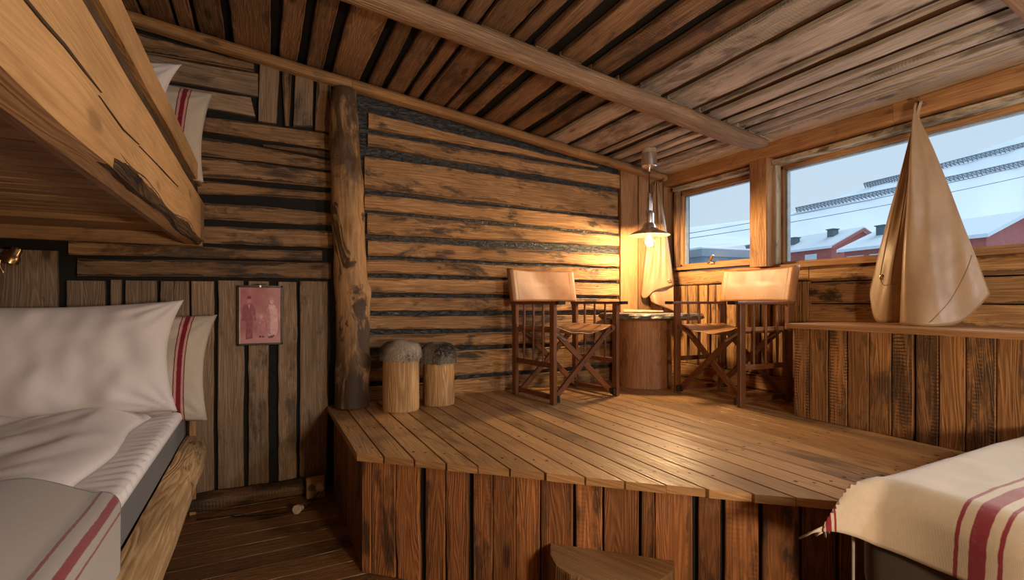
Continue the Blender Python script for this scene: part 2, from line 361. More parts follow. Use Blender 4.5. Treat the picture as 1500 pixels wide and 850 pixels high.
# ---- back wall
def build_back_wall():
    mb = MB()
    mats = [W_WALL, W_DARK, W_GREY, M_TAR, M_BLACK, W_PINED, W_TRIM]
    # backing: felt behind the boards
    xs = [XL - .1, .4, 3.3]
    for i, mi in ((0, 4), (1, 3)):
        p = [V((xs[i], YB + .028, -.05)), V((xs[i + 1], YB + .028, -.05)), V((xs[i + 1], YB + .028, 2.9)), V((xs[i], YB + .028, 2.9))]
        mb.plank(p[3], p[2], p[1], p[0], V((0, .12, 0)), 1, 0, 0.0, mi=mi)
    pl = [ # right of the log post: xl, top, bottom, xr, top, bottom, tone, dirt
        (540, 165, 187, 876, 244, 246, .62, .45), (539, 195, 213, 908, 256, 276, .62, .55), (534, 228.5, 275.6, 905, 281, 317.6, .42, .55),
        (534, 284, 306.5, 906, 321.5, 341, .62, .5), (538, 312, 342, 907, 345.6, 361, .66, .6), (539, 352, 374.7, 907, 373, 391, .72, .55),
        (537.6, 380, 400, 907, 395, 411.5, .72, .4), (538, 406.8, 428, 907, 416, 433.5, .7, .35), (540, 436, 456, 907, 438, 455, .6, .75),
        (540, 463.5, 483, 907, 462, 479, .55, .5), (538.5, 491, 511, 907, 484, 500, .45, .6), (539, 521.5, 560, 907, 503.5, 533, .5, .55), (539, 567, 596, 907, 537.5, 562, .4, .6)]
    for xl, tl, bl, xr, tr, br, tn, di in pl:
        quad_on_y(mb, [(xl, tl), (xr, tr), (xr, br), (xl, bl)], YB, .03, .007, rnd=R3(tn, s=di), mi=0)
    for a, b, tn in ((909.5, 934.5, .45), (936, 951, .3), (952.5, 971, .4), (973, 992, .35)):
        A = onY(a, 255, YB - .005); B = onY(b, 255, YB - .005)
        mb.plank((A.x, YB - .005, .502), (A.x, YB - .005, 2.3), (B.x, YB - .005, 2.3), (B.x, YB - .005, .502), V((0, .03, 0)), 0, .003, rnd=R3(tn, s=.3), mi=6)
    # left part, horizontal boards above
    lf = [((120, 28), (372, 92), (372, 104), (120, 62), .4, 1), ((120, 60), (378, 108.5), (378, 141), (120, 95), .85, 2), ((120, 106), (367, 142), (374, 171), (120, 128), .98, 2),
          ((150, 151), (491, 196.5), (491, 220), (150, 170), .45, 1), ((385, 211), (491, 223), (491, 232), (385, 214), .2, 1), ((150, 175), (491, 235), (491, 249.5), (150, 210), .4, 1), ((150, 212), (491, 253.4), (491, 275), (150, 246), .75, 1),
          ((150, 252), (487, 283), (487, 292), (150, 278), .65, 1), ((150, 284), (487, 312), (487, 330), (150, 316), .75, 1), ((150, 324), (487, 339), (487, 364), (150, 351), .7, 1),
          ((100, 355), (472, 367.6), (472, 381), (100, 374), .7, 1), ((113, 379), (485, 385), (485, 409), (113, 404), .35, 1)]
    def left_end(p, q):
        # run the board on to the side wall
        A, B = onY(*p, YB), onY(*q, YB); k = (XL + .01 - B.x) / (A.x - B.x); return B + (A - B) * k
    for a, b, c, d, tn, mi in lf:
        if a[0] <= 150 and mi and a[0] != 100 and a[0] != 113:
            mb.plank(left_end(a, b), onY(*b, YB), onY(*c, YB), left_end(d, c), V((0, .03, 0)), 0, .007, rnd=R3(tn, s=.75), mi=mi); continue
        quad_on_y(mb, [a, b, c, d], YB, .03, .007, rnd=R3(tn, s=.75), mi=mi)
    for q, tn, mi in (([(381, 94), (409, 101), (405.5, 181), (378, 177)], .8, 2), ([(413, 103), (427.5, 105), (423, 185), (417, 184)], .4, 1),
                      ([(432.7, 106), (459, 116), (458, 184), (429.6, 183.5)], .3, 2), ([(464, 119), (484, 124), (486, 193), (461, 190)], .3, 1)):
        # upright boards: grain runs up the board
        quad_on_y(mb, [q[1], q[2], q[3], q[0]], YB - .008, .034, .004, rnd=R3(tn, s=.6), mi=mi)
    # upright boards low on the wall
    up = [(-80, 83, 362, .42, .2), (97, 153, 411, .5, .5), (161, 177, 410, 1., .2), (183, 229, 411, .25, .5), (235, 254, 412, .55, .4), (254.6, 276, 412, .5, .5), (280, 313, 412, .85, .3),
          (319, 357, 411, .65, .5), (364, 394, 412, .6, .55), (407.5, 434.5, 413, .75, .7), (439.5, 480, 412, .65, .6)]
    for a, b, t, tn, di in up:
        A = onY(a, t, YB); B = onY(b, t, YB)
        mb.plank((B.x, YB, A.z), (B.x, YB, .0), (A.x, YB, .0), (A.x, YB, A.z), V((0, .028, 0)), 0, .006, rnd=R3(tn, s=di), mi=2)
    return tag(mb.build('wall_back', mats), kind='structure')
build_back_wall()

# rough log at the foot of the wall
mb = MB()
pts = [V((XL + .02 + (.27 - XL) * i / 24, YB - .05 + .008 * noise.noise((i * .3, 1, 0)), .052 + .006 * noise.noise((i * .4, 5, 0)))) for i in range(25)]
mb.tube(pts, [.05 + .008 * noise.noise((i * .5, 8, 0)) for i in range(25)], 12, rnd=(.0, .3, .95))
tag(mb.build('baseboard_back', W_DARK), kind='structure')

# pole moulding where the back wall meets the ceiling
mb = MB()
for xa, xb, t, sd in ((XL + .02, onY(516, 110, 3.1).x, .7, 1), (onY(516.5, 110, 3.1).x, onY(847, 210, 3.1).x, .8, 2), (onY(847.5, 210, 3.1).x, 3.03, .75, 3)):
    n = max(4, int((xb - xa) / .08)); rings = []; us = []
    for i in range(n + 1):
        x = xa + (xb - xa) * i / n; z = ceil_z(x) - .008; h = .058 + .007 * noise.noise((x * 2.2, sd, 0)); dep = .07 + .008 * noise.noise((x * 2, sd, 7))
        prof = [(0, 0), (-.6, .0), (-.88, -.1), (-1, -.35), (-1, -.68), (-.85, -.92), (-.6, -1), (0, -1)]
        rings.append([V((x, YB - .002 + p[0] * dep, z + p[1] * h)) for p in prof]); us.append(x)
    mb.loft(rings, us, [.02 * k for k in range(9)], R3(t, s=.25), smooth=False, flip=True)
tag(mb.build('trim_1', W_PINED), kind='structure')

# ---- ceiling
def build_ceiling():
    mb = MB(); mats = [W_CEIL, W_CEILG_LIT, W_BACK, M_BLACK]
    y1 = YB + .06
    gaps = [(206, 210), (256, 262), (286, 292), (330, 342), (395, 409), (436, 449), (473, 487), (528, 540), (558, 568), (592, 599), (614, 620), (651, 656), (670, 680), (698, 708), (738, 745), (770, 778), (799, 805), (834, 840), (875, 880), (887, 894), (911, 916), (926, 930), (941, 945), (955, 958)]
    ex = [(onY(a, 100, 3.1).x, onY(b, 100, 3.1).x) for a, b in gaps]
    ex = [((a - .012, b + .012) if a > 1.3 else (a, b)) for a, b in ex]
    x = ex[0][0]; lead = []
    while x > XL:
        lead.insert(0, (x - .20, x - .165)); x -= .19
    ex = lead + ex
    for i in range(len(ex)):
        a = ex[i][1]; b = ex[i + 1][0] if i + 1 < len(ex) else XR + .02
        if b - a < .01: continue
        g = 1 if a > 1.75 else 0  # window-side boards take the grey wood with daylight in its colour
        t = random.uniform(.3, .9)
        for (ya, yb) in ((YF - .05, .76), (.76, 2.14), (2.14, y1)):
            dz = random.uniform(0, .006); j = random.uniform(-.006, .006); j2 = random.uniform(-.006, .006)
            tt = min(1, max(0, t + random.uniform(-.15, .15)))
            A = V((a + j, ya, ceil_z(a) - dz)); B = V((b + j2, ya, ceil_z(b) - dz)); C = V((b - j2, yb, ceil_z(b) - dz)); D = V((a - j, yb, ceil_z(a) - dz))
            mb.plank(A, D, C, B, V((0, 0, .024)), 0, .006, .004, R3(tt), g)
    # second layer above the gaps and a dark deck above that
    for i in range(len(ex)):
        a, b = ex[i]; c = a - .02; d = b + .02
        mb.plank((c, YF - .05, ceil_z(c) + .032), (c, y1, ceil_z(c) + .032), (d, y1, ceil_z(d) + .032), (d, YF - .05, ceil_z(d) + .032), V((0, 0, .02)), 1, 0, .002, R3(random.uniform(.1, 1)), 2 if a > 1.75 else 3)
    xa, xb = XL - .15, XR + .2
    mb.plank((xa, YF - .15, ceil_z(xa) + .06), (xa, y1 + .15, ceil_z(xa) + .06), (xb, y1 + .15, ceil_z(xb) + .06), (xb, YF - .15, ceil_z(xb) + .06), V((0, 0, .06)), 1, 0, .002, None, 3)
    return tag(mb.build('ceiling', mats), kind='structure')
build_ceiling()

# ---- log beams under the ceiling
def log_beam(y, xa, xb, r, label, seed):
    n = 48; pts = []; rad = []
    for i in range(n + 1):
        x = xa + (xb - xa) * i / n; k = (xb - x)
        rr = r * (1 + .06 * noise.noise((x * 1.5, seed, 0)))
        if k < .22: rr *= .45 + .55 * math.sqrt(max(0, k / .22))
        pts.append(V((x, y + .012 * noise.noise((x * 1.1, seed, 2)), ceil_z(x) - .008 - r + (rr - r) * -.9))); rad.append(rr)
    mb = MB()
    def fn(i, j, an, q):
        return q * (1 + .045 * noise.noise((i * .22, math.cos(an) * 1.6, math.sin(an) * 1.6 + seed)) - .10 * max(0, math.cos(an)) ** 4 - .05 * max(0, -math.cos(an)) ** 6)
    mb.tube(pts, rad, 22, R3(.6, s=.35), fn=fn)
    o = mb.build('log_beam', W_CEILBEAM, loc=(xa, y, ceil_z(xa)))
    return tag(o, label, 'beam', 'log beams under the ceiling')
W_CEILBEAM = wood('weathered beam wood', (.38, .235, .13), (.19, .105, .055), (.07, .048, .033), stain=.8, ring=.35, tone=(.85, 1.1), saw=0., knot=.4, bump=.5)
log_beam(2.15, XL + .02, 2.97, .057, 'long rounded log beam crossing the whole ceiling and ending above the window post', 1)
log_beam(.72, XL + .02, 2.97, .057, 'grey log beam cut off by the top corner of the photo', 5)

# ---- lower floor
mb = MB()
y = YF - .1
while y < YB + .05:
    w = .125
    mb.plank((XL - .1, y + w - .003, 0), (XR + .15, y + w - .003, 0), (XR + .15, y, 0), (XL - .1, y, 0), V((0, 0, -.03)), 1, 0, .003, R3(random.uniform(.3, .9), s=random.random() * .8))
    y += w
mb.plank((XL - .1, YB + .05, -.02), (XR + .15, YB + .05, -.02), (XR + .15, YF - .1, -.02), (XL - .1, YF - .1, -.02), V((0, 0, -.05)), 1, 0, .001, None, 1)
tag(mb.build('floor', [W_FLOOR, M_BLACK]), kind='structure')

# ---- walls out of view (left and behind the camera)
mb = MB()
z = 0.
while z < 2.75:
    h = random.uniform(.11, .17)
    mb.plank((XL, YF, z + h - .02), (XL, YB + .03, z + h - .02), (XL, YB + .03, z), (XL, YF, z), V((-.03, 0, 0)), 1, 0, .004, R3(random.uniform(.3, .8)))
    z += h
mb.plank((XL - .028, YF - .1, 2.8), (XL - .028, YB + .1, 2.8), (XL - .028, YB + .1, -.05), (XL - .028, YF - .1, -.05), V((-.1, 0, 0)), 1, 0, 0.0, None, 1)
tag(mb.build('wall_left', [W_DARK, M_BLACK]), kind='structure')
mb = MB()
z = 0.
while z < 2.75:
    h = random.uniform(.11, .17)
    mb.plank((XL, YF, z + h - .02), (XR + .1, YF, z + h - .02), (XR + .1, YF, z), (XL, YF, z), V((0, -.03, 0)), 1, 0, .004, R3(random.uniform(.3, .8)))
    z += h
mb.plank((XL - .1, YF - .028, 2.8), (XR + .2, YF - .028, 2.8), (XR + .2, YF - .028, -.05), (XL - .1, YF - .028, -.05), V((0, -.1, 0)), 1, 0, 0.0, None, 1)
tag(mb.build('wall_front', [W_WALL, M_BLACK]), kind='structure')

# ---- window wall
WIN1 = (2.36, 3.10, 1.425, 2.085); WIN2 = (-1.7, 2.19, 1.385, 2.085)   # y0 y1 z0 z1 of the openings
mb = MB()
# boards below the big window, behind the bench
for z0, z1, t in ((1.258, 1.366, .75), (1.121, 1.25, .65), (.985, 1.113, .8)):
    mb.plank((XR, 1.97, z1), (XR, YF, z1), (XR, YF, z0), (XR, 1.97, z0), V((.03, 0, 0)), 0, .004, rnd=R3(t, s=.4))
mb.plank((XR - .002, 2.2, 1.385), (XR - .002, YF, 1.385), (XR - .002, YF, 1.368), (XR - .002, 2.2, 1.368), V((.05, 0, 0)), 1, 0, rnd=R3(.8, s=.1), mi=2)
# boards below the small window
mb.plank((XR, YB + .02, 1.385), (XR, 1.975, 1.385), (XR, 1.975, 1.27), (XR, YB + .02, 1.27), V((.03, 0, 0)), 0, .004, rnd=R3(.7, s=.3))
y = YB + .02
while y > 1.72:
    w = random.uniform(.06, .105)
    if 1.972 < y < 2.09: w = y - 1.974
    mb.plank((XR, y, 1.262 if y > 1.98 else .98), (XR, y, .62), (XR, y - w, .62), (XR, y - w, 1.262 if y > 1.98 else .98), V((.03, 0, 0)), 0, .003, rnd=R3(random.uniform(.45, .95), s=.4))
    y -= w + (random.choice((.006, .012, .022)) if y > 2.1 else .004)
mb.plank((XR - .01, YB + .02, .612), (XR - .01, 1.6, .612), (XR - .01, 1.6, .502), (XR - .01, YB + .02, .502), V((.03, 0, 0)), 0, .004, rnd=R3(.6, s=.4))
# dark felt and wall body round the openings
def wslab(y0, y1, z0, z1):
    mb.plank((XR + .028, y0, z1), (XR + .028, y1, z1), (XR + .028, y1, z0), (XR + .028, y0, z0), V((.11, 0, 0)), 1, 0, 0.0, None, 1)
wslab(YF - .1, YB + .14, -.05, 1.37)
wslab(YF - .1, YB + .14, 2.085, 2.3)
wslab(WIN1[1], YB + .14, 1.37, 2.085); wslab(WIN2[1], WIN1[0], 1.37, 2.085); wslab(YF - .1, WIN2[0], 1.37, 2.085)
tag(mb.build('wall_right', [W_WALL, M_BLACK, W_TRIM]), kind='structure')

# header log over the windows, post between them
mb = MB()
HX = 3.05
def header(ya, yb, t):
    n = 30; rings = []; us = []
    for i in range(n + 1):
        y = ya + (yb - ya) * i / n; w = .006 * noise.noise((y * 2, 3, 0))
        z1 = ceil_z(HX) + .005; z0 = 2.108 + w
        rings.append([V((HX + .01, y, z1)), V((HX - w, y, z1 - .012)), V((HX - w, y, z0 + .014)), V((HX + .014, y, z0)), V((XR + .1, y, z0)), V((XR + .1, y, z1))]); us.append(yb - y)
    mb.loft(rings, us, [0, .02, .12, .14, .2, .3, .4], R3(t, s=.5), flip=False)
header(1.445, YB + .0, .75); header(YF + .02, 1.443, .8)
tag(mb.build('trim_2', W_TRIM), kind='structure')
mb = MB()
mb.plank((3.06, 2.335, 1.372), (3.06, 2.335, 2.112), (3.06, 2.197, 2.112), (3.06, 2.197, 1.372), V((.12, 0, 0)), 0, .004, .006, R3(.75, s=.45))
tag(mb.build('trim_3', W_TRIM), kind='structure')

GLASS = glass('window glass', (.985, .995, 1.), .05)
M_GASK = plain('grey window seal', (.32, .36, .38), .5)
def window(name, y0, y1, z0, z1, fw, chip):
    w = thing(name, (XR + .06, (y0 + y1) / 2, z0), None, None, kind='structure')
    g = MB(); mi = 1 if chip else 0
    x0, x1 = XR + .02, XR + .085
    # reveal boards, then the sash
    g.box((XR - .06, y0, z1 - .022), (XR + .1, y1, z1 + .012), rnd=R3(.7, s=.9), mi=1)
    g.box((XR - .03, y1 - .012, z0), (XR + .1, y1 + .014, z1), rnd=R3(.6, s=.8), mi=mi)
    g.box((XR - .03, y0 - .014, z0), (XR + .1, y0 + .012, z1), rnd=R3(.6, s=.8), mi=mi)
    g.box((XR - .045, y0 - .01, z0 - .03), (XR + .1, y1 + .01, z0 - .006), rnd=R3(.8, s=.2), mi=0)
    o = g.build('window_frame', [W_TRIM, W_CHIP]); g2 = MB()
    for a, b in (((x0, y0 + .012, z1 - .022 - fw), (x1, y1 - .012, z1 - .022)), ((x0, y0 + .012, z0 - .004), (x1, y1 - .012, z0 + fw * .62)), ((x0, y0 + .012, z0), (x1, y0 + .012 + fw * .6, z1 - .03)), ((x0, y1 - .012 - fw * .6, z0), (x1, y1 - .012, z1 - .03))):
        g2.box(a, b, rnd=R3(.7, s=.2))
    o2 = g2.build('sash', W_TRIM); g3 = MB(); a = fw * .6
    for lo, hi in (((x0 + .03, y0 + .012 + a, z1 - .03 - fw), (x1, y1 - .012 - a, z1 - .022 - fw)), ((x0 + .03, y1 - .022 - a, z0 + fw * .6), (x1, y1 - .012 - a, z1 - .022 - fw)), ((x0 + .03, y0 + .012 + a, z0 + fw * .6), (x1, y0 + .022 + a, z1 - .022 - fw))):
        g3.box(lo, hi, .001)
    o4 = g3.build('glazing_seal', M_GASK)
    g4 = MB(); g4.box((XR + .062, y0 + .012 + a, z0 + fw * .6), (XR + .067, y1 - .012 - a, z1 - .022 - fw), 0.0005)
    o3 = g4.build('pane', GLASS)
    for q in (o, o2, o3, o4): q.parent = w; q.matrix_parent_inverse = Matrix.Translation(w.location).inverted()
    return w
w1 = window('window_1', *WIN1, .035, False)
window('window_2', *WIN2, .028, True)
mb = MB(); p = onX(1042, 384, XR + .0)
mb.bar(p + V((.03, .0, -.012)), p + V((-.02, -.0, -.012)), .03, .012, (0, 1, 0)); mb.bar(p + V((-.014, .018, -.014)), p + V((-.03, -.045, .05)), .016, .014, (1, 0, 0), mi=0)
o = mb.build('window_latch', M_BRASS); o.parent = w1; o.matrix_parent_inverse = Matrix.Translation(w1.location).inverted()

# ================================================================== PLATFORM
EDGE = [(.345, 2.10), (.8145, 1.662), (1.193, 1.302), (1.298, 1.200), (1.655, .884), (1.71, .835)]
YE = .835
def edge_y(x):
    if x <= EDGE[0][0]: return EDGE[0][1]
    for (a, b), (c, d) in zip(EDGE, EDGE[1:]):
        if x <= c: return b + (d - b) * (x - a) / (c - a)
    return YE
plat = thing('platform', (.345, 2.1, 0), 'raised plank platform with a slanting front, carrying both armchairs', 'platform')
def keep(o, p):
    o.parent = p; p_ = Matrix.Translation(p.location) @ p.rotation_euler.to_matrix().to_4x4(); o.matrix_parent_inverse = p_.inverted(); return o
mb = MB(); x = .345; k = 0
while x < XR - .02:
    w = .1 + random.uniform(-.006, .006); a = x + .0025; b = min(x + w - .0025, XR - .012)
    ya, yb = edge_y(a), edge_y(b); j = random.uniform(-.006, .006)
    A = V((a, ya + j, PZ)); B = V((b, yb + j, PZ)); yt = YB - .012
    # plan: A front-left, B front-right
    mb.plank(A, V((a, yt, PZ)), V((b, yt, PZ)), B, V((0, 0, -.028)), 1, 0, .0025, R3(random.uniform(.25, .85), s=random.random() * .7))
    for s in range(6):
        yy = max(ya, yb) + .07 + s * .43 + .1 * math.sin(k * .1)
        if yy > yt - .05 or s > 4: break
        for q in (.28, .72):
            if random.random() < .2: continue
            c = V((a + (b - a) * q + random.uniform(-.01, .01), yy + random.uniform(-.012, .012) - (q - .5) * .08, PZ + .0006)); r = random.uniform(.004, .0065)
            mb.poly([c + V((r * math.cos(t * PI / 4), r * 1.3 * math.sin(t * PI / 4), 0)) for t in range(8)], 1)
    x += w; k += 1
for (a, b), (c, d) in zip(EDGE, EDGE[1:]):
    mb.plank((a + .02, b + .02, PZ - .012), (a + .02, YB - .01, PZ - .012), (c + .02, YB - .01, PZ - .012), (c + .02, d + .02, PZ - .012), V((0, 0, -.01)), 1, 0, .0005, None, 2)
mb.plank((1.72, YE + .02, PZ - .012), (1.72, YB - .01, PZ - .012), (XR - .02, YB - .01, PZ - .012), (XR - .02, YE + .02, PZ - .012), V((0, 0, -.01)), 1, 0, .0005, None, 2)
keep(mb.build('deck', [W_DECK, M_NAIL, M_BLACK]), plat)
# front boards under the slanting edge
mb = MB(); TZ = PZ - .03
def fpt(px):
    # point of the front face (set 2 cm back under the lip) seen at image column px
    best = None
    r = ray(px, 700)
    for (a, b), (c, d) in zip(EDGE, EDGE[1:]):
        nx, ny = (b - d), (c - a); L = math.hypot(nx, ny); nx /= L; ny /= L
        a2, b2, c2, d2 = a + nx * .022, b + ny * .022, c + nx * .022, d + ny * .022
        # r * k on segment
        den = r.x * (d2 - b2) - r.y * (c2 - a2)
        kk = (a2 * (d2 - b2) - b2 * (c2 - a2)) / den
        X, Yv = r.x * kk, r.y * kk
        t = (X - a2) / (c2 - a2)
        if best is None or abs(t - .5) < best[0]: best = (abs(t - .5), V((X, Yv, 0)), V((nx, ny, 0)))
    return best[1], best[2]
fb = [(530, 543, .8), (543.6, 578.5, .7), (580, 614, .75), (623, 651, .7), (653, 685, .55), (693, 721, .65), (722, 755, .6), (755.6, 790.5, .7), (792.6, 838, .5), (843, 882, .9), (885, 935, .35), (939, 958, .5), (960, 1014, .6), (1023, 1055, .3), (1063, 1111, .8), (1118, 1171, .35), (1176, 1225, .3), (1231, 1268, .3), (1274, 1310, .4)]
for a, b, t in fb:
    A, na = fpt(a); B, nb = fpt(b)
    ragged = .012 if a in (580, 653) else .003
    mb.plank((B.x, B.y, TZ), (B.x, B.y, 0.004), (A.x, A.y, 0.004), (A.x, A.y, TZ), na * .02, 0, ragged, .003, R3(t, s=random.random()))
pts = [(a + .03, b + .03) for a, b in EDGE]
for (a, b), (c, d) in zip(pts, pts[1:]):
    mb.plank((a, b, TZ), (c, d, TZ), (c, d, .004), (a, b, .004), V((.012, .012, 0)), 1, 0, .0005, None, 1)
keep(mb.build('front_panel', [W_FRONT, M_BLACK]), plat)
mb = MB(); y = 2.115
for w in (.05, .2, .19, .17, .2, .2):
    y2 = min(y + w, YB - .11)
    mb.plank((.372, y2 - .006, TZ), (.372, y2 - .006, .004), (.372, y, .004), (.372, y, TZ), V((.02, 0, 0)), 0, .003, .003, R3(random.uniform(.3, .6), s=.6)); y = y2
mb.plank((.393, YB - .11, TZ), (.393, 2.12, TZ), (.393, 2.12, .004), (.393, YB - .11, .004), V((.012, 0, 0)), 1, 0, .0005, None, 1)
keep(mb.build('side_panel', [W_FRONT, M_BLACK]), plat)

# half-round wooden step
st = MB(); A, na = fpt(806); B, nb = fpt(988)
mid = (A + B) / 2; e = (B - A).normalized(); nrm = V((na.x, na.y, 0)); out = -nrm; L = (B - A).length
ring = [(-.5, 0), (-.49, .06), (-.46, .2), (-.38, .36), (-.25, .46), (-.08, .50), (.1, .49), (.27, .43), (.4, .32), (.48, .18), (.5, .07), (.5, .0)]
rings = []
for z, sc in ((.002, 1.), (.12, 1.01), (.228, 1.), (.236, .985)):
    rings.append([mid + out * .004 + e * (p[0] * L * sc) + out * (p[1] * L * sc * .95) + V((0, 0, z)) for p in ring])
st.loft(rings, [0, .12, .23, .24], [L * .13 * k for k in range(13)], (.5, .2, .35))
o = st.build('wooden_step', W_STEP := wood('worn step wood', (.30, .175, .08), (.17, .085, .035), (.09, .05, .025), rough=.5, stain=.6, tone=(.8, 1.1), saw=0.), loc=mid)
tag(o, 'low half-round wooden step standing against the platform front', 'step')

# ================================================================== BENCH
bench = thing('window_bench', (2.62, 1.72, PZ), 'built-in plank bench under the big window', 'bench')
mb = MB(); mb.box((2.595, YE - .0 - 3.0, .983), (XR - .004, 1.742, 1.010), .004, R3(.7, s=.1)); keep(mb.build('bench_top', W_TRIM), bench)
mb = MB(); y = 1.72
bw = [(1163, 1184.5), (1185.5, 1212), (1214, 1240), (1241.5, 1272), (1273, 1304.5), (1306.5, 1337), (1341.5, 1374), (1375.5, 1413), (1415, 1458), (1460, 1500)]
ys = [(onX(a, 600, 2.62).y, onX(b, 600, 2.62).y) for a, b in bw]; y = ys[-1][1] - .004
while y > YF + .3: ys.append((y, y - .085)); y -= .09
for i, (a, b) in enumerate(ys):
    t = (.75, .4, .7, .5, .75, .45, .45, .85, .7, .45)[i] if i < 10 else random.random()
    sd = (.95, .3, .95, .3, .5, .98, .98, .2, .9, .5)[i] if i < 10 else random.random()
    mb.plank((2.62, b, .982), (2.62, b, PZ + .002 if b > YE else .004), (2.62, a, PZ + .002 if b > YE else .004), (2.62, a, .982), V((.022, 0, 0)), 0, .002, .003, R3(t, s=sd))
mb.plank((2.643, YF + .3, .98), (2.643, 1.71, .98), (2.643, 1.71, PZ + .002), (2.643, YF + .3, PZ + .002), V((.012, 0, 0)), 1, 0, .0005, None, 1)
keep(mb.build('front_panel', [W_BENCH, M_BLACK]), bench)
mb = MB()
for k in range(5):
    mb.plank((2.66 + k * .099, 1.70, .982), (2.66 + k * .099, 1.70, PZ + .002), (2.66 + k * .099 + .095, 1.70, PZ + .002), (2.66 + k * .099 + .095, 1.70, .982), V((0, -.02, 0)), 1, 0, .003, R3(.5))
keep(mb.build('end_panel', W_BENCH), bench)

# ================================================================== LOG POST
mb = MB(); PC = onY(513, 442, 3.045); n = 70
pts = []; rad = []
for i in range(n + 1):
    t = i / n; z = PZ + .005 + t * (2.38 - PZ)
    x = PC.x + .018 * math.sin(t * 5.2 + .4) - .02 * t * t + .008 * noise.noise((t * 6, 2, 0))
    r = .098 - .02 * t * t + .006 * noise.noise((t * 9, 4, 0)); 
    if t > .9: r *= 1 - (t - .9) * 1.6
    pts.append(V((x, 3.045 + .006 * math.sin(t * 7), z))); rad.append(r)
knots = [(.56, -1.3, .035, .05), (.36, -.75, .03, .06), (.83, -1.9, .02, .045), (.14, -.8, .018, .06), (.7, -.55, .018, .07)]
def pfn(i, j, an, r):
    t = i / n; d = 0
    # direction of this spoke in plan
    up = V((1, 0, 0)); o = V((0, 1, 0)); ang = math.atan2(math.sin(an), math.cos(an))
    for kt, ka, kh, kw in knots:
        da = (ang - ka + PI) % (2 * PI) - PI
        q = (da * .1 / kw) ** 2 + ((t - kt) * 1.88 / kw) ** 2
        d += kh * math.exp(-q * 1.2) - kh * .55 * math.exp(-q * 9)
    return r * (1 + .05 * noise.noise((t * 10, math.cos(an) * 1.8, math.sin(an) * 1.8)) + .02 * noise.noise((t * 45, math.cos(an) * 5, math.sin(an) * 5))) + d
mb.tube(pts, rad, 40, (.6, .37, .75), fn=pfn)
def post_mat():
    n = N('half peeled log'); uv = n.uv()
    o = n.obj(); sp = n.sep(o)
    f1 = n.noise(n.mapv(uv, (6, 60, 1)), 1, 5, .65); big = n.noise(n.mapv(uv, (3.2, 6.0, 1)), 1, 5, .65, .8); big2 = n.noise(n.mapv(uv, (1.6, 3, 1), (5, 1, 0)), 1, 3)
    col = n.mix(n.mr(f1, .35, .7), (.47, .28, .125), (.25, .13, .055))
    # bark remains at the foot, the head and the flank
    zz = n.math('ADD', sp[2], n.math('MULTIPLY', n.math('SUBTRACT', big2, .5), .7))
    foot = n.mr(zz, .2, .75, 1, 0); head = n.mr(zz, 1.15, 1.6, 0, .9)
    bark = n.math('MAXIMUM', n.math('MULTIPLY', n.math('MAXIMUM', foot, head), n.mr(big, .36, .5, .3, 1)), n.mr(big, .53, .6, 0, .95))
    col = n.mix(bark, col, n.mix(f1, (.016, .011, .008), (.075, .042, .022)))
    n.bsdf(col, .62, nor=n.bump(n.math('ADD', n.math('MULTIPLY', f1, .4), big), .5, .012), spec=.35); return n.m
o = mb.build('log_post', post_mat(), loc=(PC.x, 3.045, PZ)); tag(o, 'gnarled upright log post with knots beside the stump stools', 'post')

